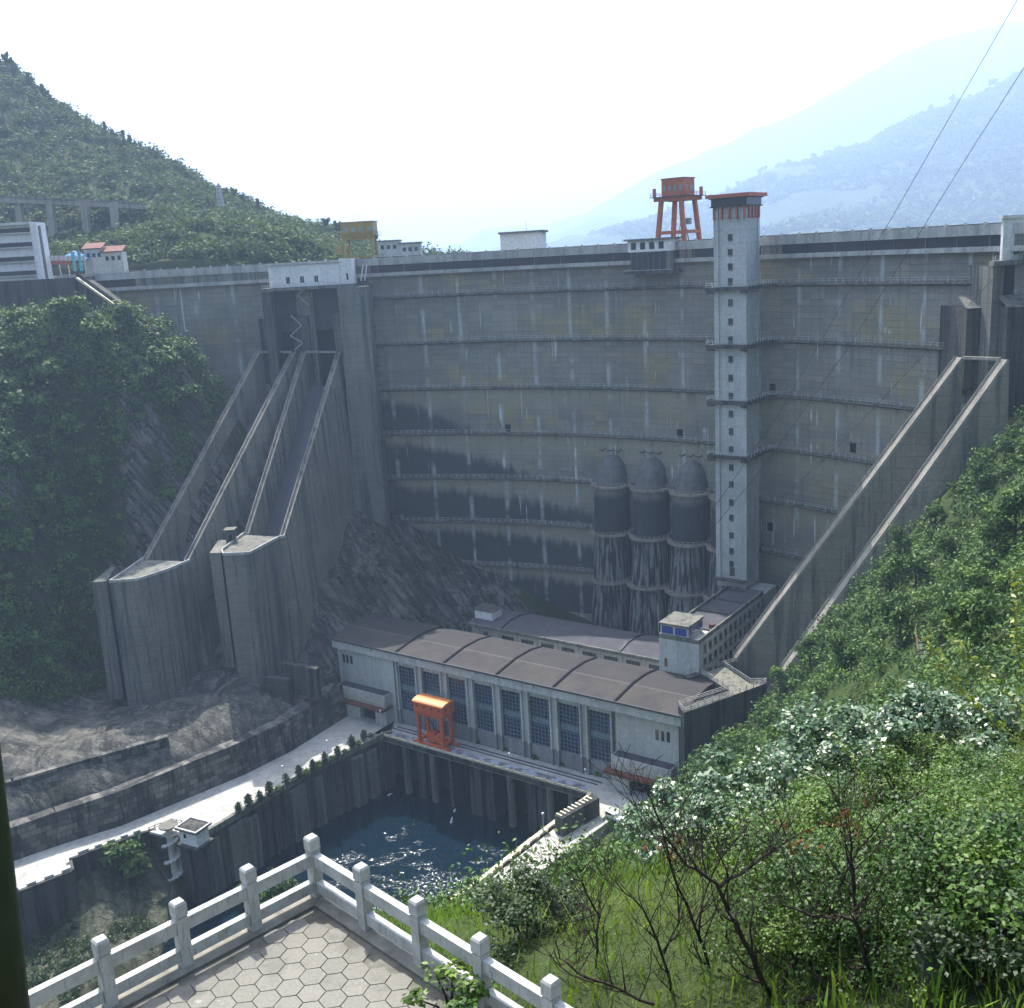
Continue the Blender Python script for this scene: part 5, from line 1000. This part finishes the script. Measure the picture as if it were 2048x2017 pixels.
# rocks between spillway and power house: thin scrub
okM = lambda x, y, z: (~blocked(x, y)) & (~inpoly(x, y, chute_poly)) & (z > 16) & (vnoise(x, y, 11, 8) < .42)
C, r = scatter(420, -60, 14, 258, 318, terrain_z, okM, .5, 1.6)
tag(quads_obj('undergrowth', leaf_arrays(C, r, 55, .4), M['leaf_dark']), kind='stuff')
C, r = scatter(1300, -125, -73, 130, 192, terrain_z, lambda x, y, z: (z > 2) & (~inpoly(x, y, road_poly)) & (vnoise(x, y, 9, 18) < .62), .6, 2.0)
tag(quads_obj('undergrowth', leaf_arrays(C, r, 90, .3), M['leaf_dark']), kind='stuff')
# right bank slope
okR = lambda x, y, z: (~blocked(x, y)) & (~inpoly(x, y, rch_poly)) & (z > 15.3) & (x > -20 - (y < 60) * 20) & (x < .55 * y + 25) & ~((y < 206) & (x < 24) & (y > 168) & (z < 19))
C, r = scatter(6000, -40, 140, 48, 214, terrain_z, okR, .9, 3.0); dist = np.hypot(C[:, 0], C[:, 1])
tag(quads_obj('undergrowth', leaf_arrays(C, r, 125, .12 + dist * .0015), M['leaf_mid']), kind='stuff')
# forest on the far left hill and on the nearer mountain
okH = lambda x, y, z: (vnoise(x + 900, y, 25, 3) < .93) & (y > 342.5) & ~((x < -88) & (x > -195) & (y > 388) & (y < 410)) & ~((x > -60) & (y < 350))
C, r = scatter(9500, -420, 40, 345, 600, hill, okH, 1.6, 4.4)
tag(quads_obj('forest', leaf_arrays(C, r, 60, .95, 1.05), M['leaf_far']), kind='stuff')
C, r = scatter(1500, -230, -40, 343, 425, hill, lambda x, y, z: z > 0, .6, 1.6)
tag(quads_obj('forest', leaf_arrays(C, r, 40, .8, .8), M['leaf_far']), kind='stuff')
C, r = scatter(12000, 380, 3750, 2700, 4640, mA, lambda x, y, z: vnoise(x, y, 280, 3) < .75, 6, 19)
tag(quads_obj('forest', leaf_arrays(C, r, 20, 9, 1.0), M['leaf_far']), kind='stuff')
# ------------------------------------------------------------------ single trees
_rb = random.Random(9)
def hit(px, py, f=terrain_z, t0=6, t1=330):
    d = ray(px, py); d = d / d.y; ts = np.arange(t0, t1, .5); z = f(d.x * ts, ts); k = np.argmax(z > CAMZ + d.z * ts); return Vector((d.x * ts[k], ts[k], float(z[k])))
def tree(name, label, group, base, H, Rc, mat, K=900, leaf=.5, trunk=.25, cat='tree', squash=.9, nblob=7, rng=None):
    rng = np.random.default_rng(rng or 1); t = thing(name, label, cat, base, group)
    MB().tube([Vector(base) + Vector((0, 0, -.6)), Vector(base) + Vector((.1 * H * .1, 0, H * .45)), Vector(base) + Vector((0, .02 * H, H * .8))], [trunk, trunk * .7, trunk * .25], 6).build('trunk', M['bark'], t)
    blobs = np.stack([rng.normal(0, Rc * .42, nblob), rng.normal(0, Rc * .42, nblob), H * rng.uniform(.48, .9, nblob)], 1); rad = Rc * rng.uniform(.4, .62, nblob)
    quads_obj('crown', leaf_arrays(blobs, rad, K // nblob, leaf, squash, rng, shell=.35), M[mat], t); return t
protos = [tree('hillside_tree', 'rounded dark green tree standing out of the scrub on the left rock slope', 'trees on the left rock slope', (-100 + i, 280, 0), 5.0, 2.6, 'leaf_mid', 800, .5, .2, rng=30 + i) for i in range(3)]
spots = [(60, 620), (95, 635), (30, 660), (130, 670), (250, 665), (330, 668), (370, 690), (50, 740), (180, 760), (230, 800), (300, 770), (60, 850), (150, 900), (40, 960), (200, 960), (90, 1040), (250, 900), (160, 1080), (60, 1120), (430, 770), (340, 1010), (40, 1340), (90, 1370), (130, 1320), (20, 800), (110, 790), (280, 860), (170, 1010), (20, 1060), (330, 760), (200, 700), (10, 1180), (120, 1190), (360, 850)]
for i, (px, py) in enumerate(spots):
    p = hit(px, py, t0=200); s = .9 + 1.0 * _rb.random()
    if i < 3: o = protos[i]; o.location = p; o.scale = (s,) * 3
    else: dup(protos[i % 3], p, _rb.random() * 6.28, s)
protos = [tree('hillside_tree', 'bushy green tree among the thick scrub on the right slope', 'trees on the right slope', (50 + i, 150, 0), 5.2, 2.5, 'leaf_mid', 2600, .25, .2, rng=50 + i) for i in range(4)]
spots = [(1930, 880), (1760, 1050), (1800, 1120), (1870, 1060), (1700, 1180), (1830, 1200), (1960, 1000), (2010, 930), (1640, 1250), (1740, 1280), (1900, 1150), (1990, 1120), (1620, 1330), (1560, 1390), (1680, 1350), (1800, 1290), (1950, 1230), (1540, 1480), (2030, 1220), (1880, 1290), (1480, 1530), (1390, 1610), (1340, 1650), (1300, 1680), (1260, 1700), (1420, 1580), (2030, 1080), (1950, 1330), (1780, 1210)]
for i, (px, py) in enumerate(spots):
    p = hit(px, py, t0=70); s = .7 + .75 * _rb.random() if i else 1.7
    if i < 4: o = protos[i]; o.location = p; o.scale = (s,) * 3
    else: dup(protos[i % 4], p, _rb.random() * 6.28, s)
# ridge trees on the left hill
protos = [tree('ridge_tree', 'small dark tree standing along the skyline of the left hill', 'skyline trees on the left hill', (-200 + i, 500, 0), 9, 2.2, 'leaf_far', 330, 1.0, .3, squash=1.2, rng=70 + i) for i in range(3)]
line = [(0, 120), (60, 165), (130, 218), (250, 275), (350, 335), (420, 380), (500, 410), (600, 445), (690, 475)]
for i in range(46):
    k = _rb.random() * 7.99; a, b = line[int(k)], line[int(k) + 1]; fr = k - int(k); px, py = a[0] + (b[0] - a[0]) * fr, a[1] + (b[1] - a[1]) * fr; y = 560 - 90 * px / 690; q = aty(px, py + 6, y); z = float(hill(np.array([q.x]), np.array([y]))[0]); s = .4 + .5 * _rb.random()
    if i < 3: o = protos[i]; o.location = (q.x, y, z); o.scale = (s * .8, s * .8, s)
    else: dup(protos[i % 3], (q.x, y, z), _rb.random() * 6.28, (s * .8, s * .8, s))
# trees on the skyline of the nearer mountain
protos = [tree('ridge_tree', 'pale hazy tree on the skyline of the right mountain', 'skyline trees on the right mountain', (300 + i, 700, 0), 46, 8, 'leaf_far', 260, 5.5, 1.2, squash=1.3, rng=80 + i) for i in range(2)]
for i in range(26):
    k = 2 + _rb.random() * 7.5; a, b = RA[int(k)], RA[int(k) + 1]; fr = k - int(k); q = aty(a[0] + (b[0] - a[0]) * fr, a[1] + (b[1] - a[1]) * fr, 4500); z = float(mA(np.array([q.x]), np.array([4500.]))[0]); s = .5 + .7 * _rb.random()
    if i < 2: o = protos[i]; o.location = (q.x, 4500, z - 2); o.scale = (s,) * 3
    else: dup(protos[i % 2], (q.x, 4500, z - 2), _rb.random() * 6.28, s)
# ------------------------------------------------------------------ clipped shrubs on the quay
def cone_shrub(label, group, H, Rr, rng, name='clipped_cypress', cat='shrub'):
    rng = np.random.default_rng(rng); t = thing(name, label, cat, (0, 0, 0), group); MB().tube([(0, 0, -.1), (0, 0, H * .3)], .1, 6).build('trunk', M['bark'], t)
    hh = np.linspace(.15, .92, 9); quads_obj('crown', leaf_arrays(np.stack([hh * 0, hh * 0, hh * H], 1), Rr * np.sin(np.pi * (hh ** .75)) + .12, 60, .3, 1.0, rng), M['leaf_dark'], t); return t
cones = [(1657, 130), (1563, 185), (1455, 250), (1355, 305), (1262, 355), (1157, 415), (1057, 478), (928, 550), (853, 600), (767, 640), (690, 688)]
pc = cone_shrub('dark clipped cone-shaped cypress standing in the row along the quay edge', 'clipped cypresses along the quay edge', 3.1, .85, 3)
for i, q in enumerate(cones):
    p = atz(*z5(*q), 15.2); s = .85 + .3 * _rb.random()
    if i == 0: pc.location = p
    else: dup(pc, p, _rb.random() * 6, s)
rb_ = thing('round_bush', 'small round bush growing between the quay cypresses', 'bush', (0, 0, 0), 'round bushes on the quay'); MB().tube([(0, 0, -.1), (0, 0, .5)], .08, 5).build('stem', M['bark'], rb_); quads_obj('foliage', leaf_arrays([(0, 0, .5)], [.95], 320, .28, .75), M['leaf_mid'], rb_)
for i, q in enumerate([(1715, 105), (1605, 165), (1510, 220), (1405, 275), (1305, 330), (1210, 385), (1110, 440), (990, 512)]):
    p = atz(*z5(*q), 15.2)
    if i == 0: rb_.location = p
    else: dup(rb_, p, _rb.random() * 6, .8 + .3 * _rb.random())
db = dup(rb_, (0, 0, 0), 0, 1.0, label='dark round bush on the crane deck at the foot of the power house wall'); db['group'] = 'round bushes by the power house wall'
for i, q in enumerate([(515, 590), (865, 692), (1003, 728), (1140, 768), (1272, 800), (1443, 850)]):
    p = atz(*z6(*q), 15)
    if i == 0: db.location = p
    else: dup(db, p, _rb.random() * 6, .8 + .25 * _rb.random())
# ------------------------------------------------------------------ viewing terrace
TZ = 124.0; CN = Vector((-3.15, 13.62, TZ)); dL = Vector((-.731, -.682, 0)); dR = Vector((.703, -.711, 0)); up = Vector((0, 0, 1))
g = G('hex_paver'); ge = g.add('ShaderNodeNewGeometry'); r = ge.outputs['Random Per Island']; p = ge.outputs['Position']; n1 = g.noise(p, 2.2, 5, .7); n2 = g.noise(p, 25, 3, .6)
c = g.mix(r, (.15, .145, .125), (.18, .173, .15)); c = g.mix(g.ma('MULTIPLY', g.step(n1, .5, .68), .55), c, (.10, .097, .085)); c = g.mix(1.0, c, g.lin(n2, .2, .8, .78, 1.15), 'MULTIPLY'); c = g.mix(g.ma('MULTIPLY', g.step(g.noise(p, 5, 3), .68, .72), .5), c, (.35, .35, .33))
M['paver'] = g.done(g.bsdf(c, .85, .3, g.bump(n2, .3, .01)))
M['kerb'] = plain('terrace_kerb_stone', (.19, .18, .15), .9, .2, .35, 4)
M['grout'] = plain('grout', (.12, .115, .097), .95, .2, .4, 5)
g = G('terrace_stone'); p = g.pos(); n1 = g.noise(p, 3, 5, .65); s_ = g.step(g.noise(g.mul(p, (1, 1, .12)), 26, 3, .6), .52, .70); c = g.mix(g.step(n1, .35, .7), (.43, .425, .40), (.31, .305, .285)); c = g.mix(g.ma('MULTIPLY', s_, .6), c, (.16, .215, .2)); c = g.mix(g.ma('MULTIPLY', g.step(g.noise(p, 1.6, 4), .60, .74), .55), c, (.2, .22, .1)); c = g.mix(1.0, c, g.lin(g.noise(p, 90, 2), .2, .8, .85, 1.12), 'MULTIPLY')
M['stone'] = g.done(g.bsdf(c, .8, .3, g.bump(g.noise(p, 60, 3), .25, .006)))
o0 = CN - dL * .28 - dR * .28
slab = [o0, o0 + dR * 9.5, o0 + dR * 9.5 + dL * 9.5, o0 + dL * 9.5]
mb = MB().prism([q + up * -.012 for q in slab][::-1], (0, 0, -1.6)); tag(mb.build('terrace', M['grout'], org=tuple(CN)), kind='structure')
mb = MB(); Rh = .185; ax = Vector((math.cos(.12), math.sin(.12), 0)); ay = Vector((-ax.y, ax.x, 0)); cc = CN + (dL + dR) * 4.2
for i in range(-32, 33):
    for j in range(-32, 33):
        c = cc + ax * (Rh * 1.5 * i) + ay * (Rh * 1.732 * (j + .5 * (i % 2))); v = c - CN; u1, u2 = v.dot(dL), v.dot(dR)
        if u1 > .30 and u2 > .30 and u1 < 8.9 and u2 < 8.9: mb.prism([c + (ax * math.cos(k * 1.0472) + ay * math.sin(k * 1.0472)) * (Rh - .008) + up * (-.010 + .004 * _rb.random()) for k in range(6)], (0, 0, .012))
tag(mb.build('paving', M['paver'], org=tuple(CN)), kind='structure')
mb = MB()
for d, o in ((dL, dR), (dR, dL)): mb.box(CN - o * .16 - d * (.16 if d is dL else -.18), d * 9, o * .34, up * .028)
tag(mb.build('terrace_kerb', M['kerb'], org=tuple(CN)), kind='structure')
rl = thing('stone_railing', 'pale stone railing with square-capped posts and double rails round the terrace corner', 'railing', CN); ang = math.atan2(dR.y, dR.x); fr = Fr(CN, ang)
def post(c):
    c = c + up * _rb.uniform(-.008, .006) + fr.u * _rb.uniform(-.006, .006); mb = MB(); mb.cbox(c + up * .02, .155, .155, .74, fr.u, fr.n); po = mb.build('post', M['stone'], rl)
    mb = MB(); mb.cbox(c + up * .762, .135, .135, .016, fr.u, fr.n); w_ = .168; b0 = c + up * .78
    for z, s in ((0, w_), (.17, w_), (.20, w_ - .035)): mb.v += [tuple(b0 + fr.u * sx * s / 2 + fr.n * sy * s / 2 + up * z) for sx, sy in ((-1, -1), (1, -1), (1, 1), (-1, 1))]
    k = len(mb.v) - 12
    for q in (0, 4): mb.f += [(k + q + i, k + q + (i + 1) % 4, k + q + 4 + (i + 1) % 4, k + q + 4 + i) for i in range(4)]
    mb.f += [(k + 8, k + 9, k + 10, k + 11), (k + 3, k + 2, k + 1, k)]; mb.build('post_cap', M['stone'], po)
def rail(a, b):
    d = (b - a).normalized(); a, b = a + d * .08, b - d * .08
    for z0, h in ((.535, .185), (.125, .165)): MB().bar(a + up * (z0 + h / 2), b + up * (z0 + h / 2), .105, h).build('rail', M['stone'], rl)
Ls = [CN + dL * 1.035 * i for i in range(7)]; Rs = [CN + dR * 1.17 * i for i in range(1, 7)]
for c in Ls + Rs: post(c)
seq = Ls[::-1] + Rs
for a, b in zip(seq, seq[1:]): rail(a, b)
# ------------------------------------------------------------------ near slope: grass, shrubs, bare trees
okg = lambda x, y: (~((np.abs((x - CN.x) * dL.x + (y - CN.y) * dL.y - 4.6) < 5.0) & (np.abs((x - CN.x) * dR.x + (y - CN.y) * dR.y - 4.6) < 5.0)))
def grass(n, x0, x1, y0, y1, h0, h1, w_, f=terrain_z, dens=None):
    x = RNG.uniform(x0, x1, n); y = y0 + (y1 - y0) * RNG.random(n) ** 1.4; k = okg(x, y) & (x < .62 * y + 6) & (vnoise(x, y, 2.2, 12) > .25); x, y = x[k], y[k]; z = f(x, y); n = len(x); h = (h0 + (h1 - h0) * RNG.random(n) ** 2) * (.5 + vnoise(x, y, 3, 13)); a = RNG.random(n) * 6.283; b = h * (.2 + .5 * RNG.random(n)); c = np.stack([x, y, z], 1); e = np.stack([np.cos(a), np.sin(a), 0 * a], 1); s = np.stack([-np.sin(a), np.cos(a), 0 * a], 1) * (w_ * (.6 + .8 * RNG.random(n)))[:, None]
    m_ = c + e * (b * .35)[:, None]; m_[:, 2] += h * .65; t = c + e * b[:, None]; t[:, 2] += h
    return np.concatenate([np.stack([c - s * .6, c + s * .6, m_ + s, m_ - s], 1), np.stack([m_ - s, m_ + s, t + s * .12, t - s * .12], 1)])
tag(quads_obj('grass', np.concatenate([grass(60000, -9, 26, 9, 52, .12, .45, .011), grass(1500, -8, 12, 10, 24, .4, .85, .018)]), M['grass']), kind='stuff')
C, r = scatter(900, -8, 34, 10, 60, terrain_z, lambda x, y, z: okg(x, y) & (x < .62 * y + 5) & (np.hypot(x, y) > 9) & (vnoise(x, y, 6, 15) > .45), .2, .7)
tag(quads_obj('undergrowth', leaf_arrays(C, r, 70, .055 + np.hypot(C[:, 0], C[:, 1]) * .0022, .7), M['leaf_near']), kind='stuff')
def shrub(name, label, group, mat, R_, K, leaf, seed, nb=9, H=1.6):
    rng = np.random.default_rng(seed); t = thing(name, label, 'shrub', (0, 0, 0), group); mb = MB()
    bl = np.stack([rng.normal(0, R_ * .48, nb), rng.normal(0, R_ * .48, nb), H * rng.uniform(.35, 1.0, nb)], 1)
    for b in bl[:6]: mb.tube([(0, 0, -.3), (b[0] * .4, b[1] * .4, b[2] * .5), tuple(b)], [.03, .022, .01], 5)
    mb.build('stems', M['bark'], t); quads_obj('foliage', leaf_arrays(bl, R_ * rng.uniform(.32, .55, nb), K // nb, leaf, .8, rng, elong=1.3, up=.7, shell=.3), M[mat], t); return t
def place(protos, spots, t0, smin, smax, jit=0):
    for i, (px, py) in enumerate(spots):
        p = hit(px + _rb.uniform(-jit, jit), py + _rb.uniform(-jit, jit), t0=t0); s = _rb.uniform(smin, smax)
        if i < len(protos): o = protos[i]; o.location = p; o.scale = (s,) * 3
        else: dup(protos[i % len(protos)], p, _rb.random() * 6.28, s)
pp = [shrub('broad_leaved_shrub', 'broad-leaved shrub with pale shining leaves on the brow of the near slope', 'shining broad-leaved shrubs on the brow', 'leaf_gloss', 1.8, 2200, .19, 100 + i, 11, 2.4) for i in range(4)]
place(pp, [(x, y + 85) for x, y in [(1320, 1620), (1360, 1590), (1410, 1560), (1450, 1530), (1490, 1515), (1460, 1580), (1530, 1490), (1570, 1500), (1520, 1550), (1610, 1460), (1650, 1475), (1700, 1440), (1380, 1650), (1430, 1630), (1500, 1610), (1580, 1570), (1640, 1550), (1690, 1520), (1740, 1480), (1780, 1450), (1340, 1680), (1850, 1450), (1900, 1440), (1960, 1440)]], 34, .7, 1.05, 8)
pp = [shrub('small_leaved_shrub', 'bright green small-leaved shrub in the thicket at the right', 'small-leaved shrubs in the right thicket', 'leaf_near', 1.1, 3400, .05, 120 + i, 12, 1.3) for i in range(4)]
sp = []
for _ in range(60):
    x = _rb.uniform(1560, 2100); y = _rb.uniform(1540 + max(0, 1800 - x) * .3, 1990); sp.append((x, y))
place(pp, sp, 11, .7, 1.2)
pp = [shrub('dark_shrub', 'dark dense shrub among the grass below the railing', 'dark shrubs in the grass', 'leaf_dark', 1.0, 2400, .075, 140 + i, 9, 1.3) for i in range(2)]
place(pp, [(1050, 1880), (1075, 1865), (1990, 1900), (2040, 1960), (1930, 1960), (2060, 1840)], 9, .6, .8)
bs = shrub('terrace_bush', 'sprawling leafy bush leaning over the terrace floor by the right railing', None, 'leaf_near', .55, 520, .09, 150, 9, .8); bs.location = atz(905, 2030, TZ)
bs.scale = (.85, .7, .6)
# bare dark saplings
def sapling(label, limbs, Y, r0, seed):
    rng = random.Random(seed); b = aty(*limbs[0][0], Y); t = thing('bare_sapling', label, 'tree', b)
    def wig(pts, r, mb, depth):
        n = len(pts); rs = [max(.004, r * (1 - .75 * i / (n - 1))) for i in range(n)]; mb.tube(pts, rs, 5)
        if depth <= 0: return
        for i in range(1, n):
            for _ in range(1 if rng.random() < .75 else 2):
                p = Vector(pts[i]); d = (Vector(pts[i]) - Vector(pts[i - 1])).normalized(); side = Vector((rng.uniform(-1, 1), rng.uniform(-.6, .6), rng.uniform(-.1, .8))).normalized(); L = rng.uniform(.35, .95) * (1 if depth > 1 else .6); q = [p]; dd = (d * .6 + side).normalized()
                for k in range(4): q.append(q[-1] + dd * L / 4); dd = (dd + Vector((rng.uniform(-.25, .25), rng.uniform(-.25, .25), .16 + rng.uniform(-.1, .2)))).normalized()
                wig(q, rs[i] * .6, mb, depth - 1)
    for k, limb in enumerate(limbs):
        pts = []
        for j, (px, py) in enumerate(limb): pts.append(aty(px, py, Y + (k % 3 - 1) * .22 * j))
        fine = []
        for a, b_ in zip(pts, pts[1:]):
            for s in range(3): fine.append(a.lerp(b_, s / 3) + Vector((rng.uniform(-.02, .02), rng.uniform(-.03, .03), rng.uniform(-.02, .02))))
        fine.append(pts[-1]); mb = MB(); wig(fine, r0 * (1 if k == 0 else .65), mb, 2); mb.build('trunk' if k == 0 else 'limb', M['bark'], t)
    if seed in (1, 3, 4): C_ = np.array([tuple(aty(*limbs[-1][-1], Y) - b + Vector((rng.uniform(-.3, .3), rng.uniform(-.2, .2), rng.uniform(-.3, .1)))) for _ in range(6)]); quads_obj('dried_leaves', leaf_arrays(C_, np.full(6, .09), 9, .045, 1.4, np.random.default_rng(seed), 2.2), M['dry'], t)
    return t
M['dry'] = leafmat('dried_leaves', (.10, .028, .012), (.16, .05, .018), (.08, .03, .015), .7, .2, .3, 1)
z4 = lambda pts: [(1100 + x * .4905, 1300 + y * .4905) for x, y in pts]
sapling('bare dark sapling with a straight stem forking low, third from the left', [z4([(520, 1470), (460, 1240), (375, 1050), (270, 950)]), z4([(460, 1240), (525, 1110), (520, 960), (460, 800)])], 13.2, .028, 1)
sapling('bare dark sapling leaning left with a tall curved crown', [z4([(690, 1470), (625, 1210), (520, 960), (450, 700), (385, 560)]), z4([(610, 1190), (620, 1020), (690, 850), (820, 700)])], 13.8, .032, 2)
sapling('largest bare sapling, with a long limb reaching up to the right', [z4([(930, 1460), (850, 1310), (760, 1120), (680, 960), (550, 870), (470, 760)]), z4([(940, 1380), (1040, 1210), (1130, 1060), (1220, 880), (1280, 790), (1400, 650)]), z4([(1130, 1060), (1240, 1020), (1370, 1030), (1510, 1020)]), z4([(690, 960), (820, 880), (930, 810), (1040, 740)])], 12.4, .045, 3)
sapling('bare dark sapling at the right with a thick leaning stem', [z4([(1390, 1470), (1300, 1290), (1240, 1100), (1060, 1080), (950, 1040)]), z4([(1240, 1100), (1245, 960), (1225, 800), (1210, 640)])], 11.6, .04, 4)
sapling('thin bare sapling standing in the grass left of the others', [z4([(185, 1300), (200, 1090), (130, 950), (60, 905)]), z4([(185, 1080), (80, 1110), (20, 1090)]), z4([(200, 1090), (235, 1010)])], 14.5, .024, 5)
sapling('low bare branch sweeping out of the grass near the last railing post', [z4([(420, 1450), (250, 1370), (110, 1320), (40, 1250), (20, 1190)])], 12.0, .022, 6)
sapling('thin bare sapling between the forked one and the large one', [z4([(800, 1450), (730, 1250), (720, 1130), (660, 1000), (640, 830)])], 14.6, .022, 7)
sapling('fallen bare branch at the bottom below the right sapling', [z4([(940, 1440), (1080, 1415), (1230, 1395)]), z4([(1350, 1460), (1430, 1400)])], 11.8, .03, 8)
# stone post, mossy trunk, vines
c = aty(1850, 2060, 10.5); t = thing('stone_post', 'old grey stone post half hidden in the thicket', 'post', c); MB().cbox(c, .17, .17, aty(1848, 1905, 10.5).z - c.z).build('shaft', M['conc'], t); MB().cbox(aty(1848, 1905, 10.5) + up * .003, .19, .19, .06).build('cap', M['conc'], t)
tk = thing('tree_trunk', 'dark mossy trunk at the left edge of the picture', 'trunk', aty(20, 2060, 7)); M['moss'] = concrete('mossy_bark', (.035, .045, .022), (.012, .016, .008), .7, 0)
MB().tube([aty(20, 2100, 7), aty(-10, 1800, 7), aty(-42, 1500, 7), aty(-70, 1250, 7)], [.17, .155, .14, .12], 12).build('bole', M['moss'], tk, smooth=True)
def vine(label, pts, Y, seed):
    rng = np.random.default_rng(seed); q = [aty(px, py, Y + .15 * i) for i, (px, py) in enumerate(pts)]; t = thing('arching_vine', label, 'vine', q[0]); fine = []
    for a, b in zip(q, q[1:]): fine += [a.lerp(b, k / 6) for k in range(6)]
    MB().tube(fine, [.007 * (1 - .6 * i / len(fine)) for i in range(len(fine))], 5).build('stem', M['vine'], t)
    L = np.array([tuple(p - q[0]) for p in fine]); quads_obj('leaves', leaf_arrays(L, np.full(len(L), .07), 4, .04, 1, rng, 1.5), M['vine'], t)
vine('yellow-green vine arching down from the right edge, the longest', [(2075, 1500), (1995, 1455), (1940, 1400), (1890, 1340), (1845, 1275)], 9, 1)
vine('yellow-green vine beside the longest one, curving up to the left', [(2060, 1430), (1990, 1370), (1930, 1310), (1900, 1275)], 9.4, 2)
vine('yellow-green vine rising along the right picture edge', [(2070, 1380), (2035, 1300), (2030, 1210), (2040, 1130)], 8.5, 3)
vine('yellow-green vine drooping among the shining shrubs', [(1760, 1640), (1730, 1560), (1690, 1500), (1660, 1470)], 14, 4)
# overhead wires and a lone climbing stair on the right slope
def wire(label, pts, r=.06):
    q = [aty(*p) for p in pts]; t = thing('overhead_wire', label, 'cable', q[0]); out = []
    for a, b in zip(q, q[1:]): out += [a.lerp(b, k / 8) for k in range(8)]
    MB().tube(out + [q[-1]], [r * max(.35, p.y / 230) for p in out + [q[-1]]], 5).build('strand', M['wire'], t)
wire('overhead wire crossing the tower, the upper one of the steep pair', [(2075, -70, 60), (1862, 300, 110), (1559, 826, 200), (1438, 1002, 235), (1290, 1185, 262)])
wire('overhead wire crossing the tower, the lower one of the steep pair', [(2090, 70, 60), (1943, 300, 90), (1700, 690, 160), (1530, 930, 215), (1436, 1045, 236), (1330, 1160, 255)])
wire('lowest and flattest overhead wire, across the right half of the dam', [(2080, 455, 90), (1857, 700, 130), (1673, 896, 180), (1560, 1000, 215)], .05)
a, b = hit(1850, 1330, t0=70), hit(1835, 1215, t0=70); sr = thing('hillside_stair', 'narrow concrete stair climbing through the scrub on the right slope', 'staircase', a)
mb = MB(); n = 16
for i in range(n): p = a.lerp(b, i / n); mb.cbox(p + up * .5, 1.6, .5, .3)
mb.bar(a + up * .4, b + up * .4, 1.5, .3); mb.build('steps', M['conc'], sr); MB().bar(a + Vector((-.9, 0, 1.6)), b + Vector((-.9, 0, 1.6)), .12).build('handrail', M['rust'], sr)
M['spray'] = plain('white_water', (.6, .66, .7), .5, .3, .2, 4)
for (x0, y0, x1, y1), lab in (((729, 1568, 738, 1590), 'thin white leak jet low in the far left corner of the pool'), ((785, 1588, 776, 1592), 'thin white leak jet beside the first deck column'), ((905, 1634, 902, 1646), 'thin white leak jet splashing in the middle of the pool'), ((912, 1618, 908, 1624), 'tiny white leak jet under the middle of the deck')):
    b = atz(x1, y1, .05); a = aty(x0, y0, b.y + .6); t = thing('water_jet', lab, 'water jet', b); MB().tube([a, a.lerp(b, .4) + up * .25, b], [.06, .14, .3], 6).build('stream', M['spray'], t)
c = atz(1228, 1640, 15.02); vn = thing('white_van', 'small white van parked by the scrub at the right end of the pool', 'van', c)
fv = Fr(c, R(-48)); mb = MB(); mb.prism([fv.p(-1.8, -.8, .35), fv.p(1.9, -.8, .35), fv.p(1.9, -.8, 1.0), fv.p(1.3, -.8, 1.15), fv.p(.9, -.8, 1.8), fv.p(-1.75, -.8, 1.85)], fv.n * 1.6); bd = mb.build('body', M['white'], vn)
for sx in (-1.1, 1.15):
    for sy in (-.86, .72): MB().tube([fv.p(sx, sy, .33), fv.p(sx, sy + .14, .33)], .33, 12).build('wheel', M['wire'], vn)
MB().prism([fv.p(-1.5, -.815, 1.2), fv.p(.95, -.815, 1.2), fv.p(.75, -.815, 1.65), fv.p(-1.5, -.815, 1.7)], fv.n * .01).build('side_window', M['glass'], vn)
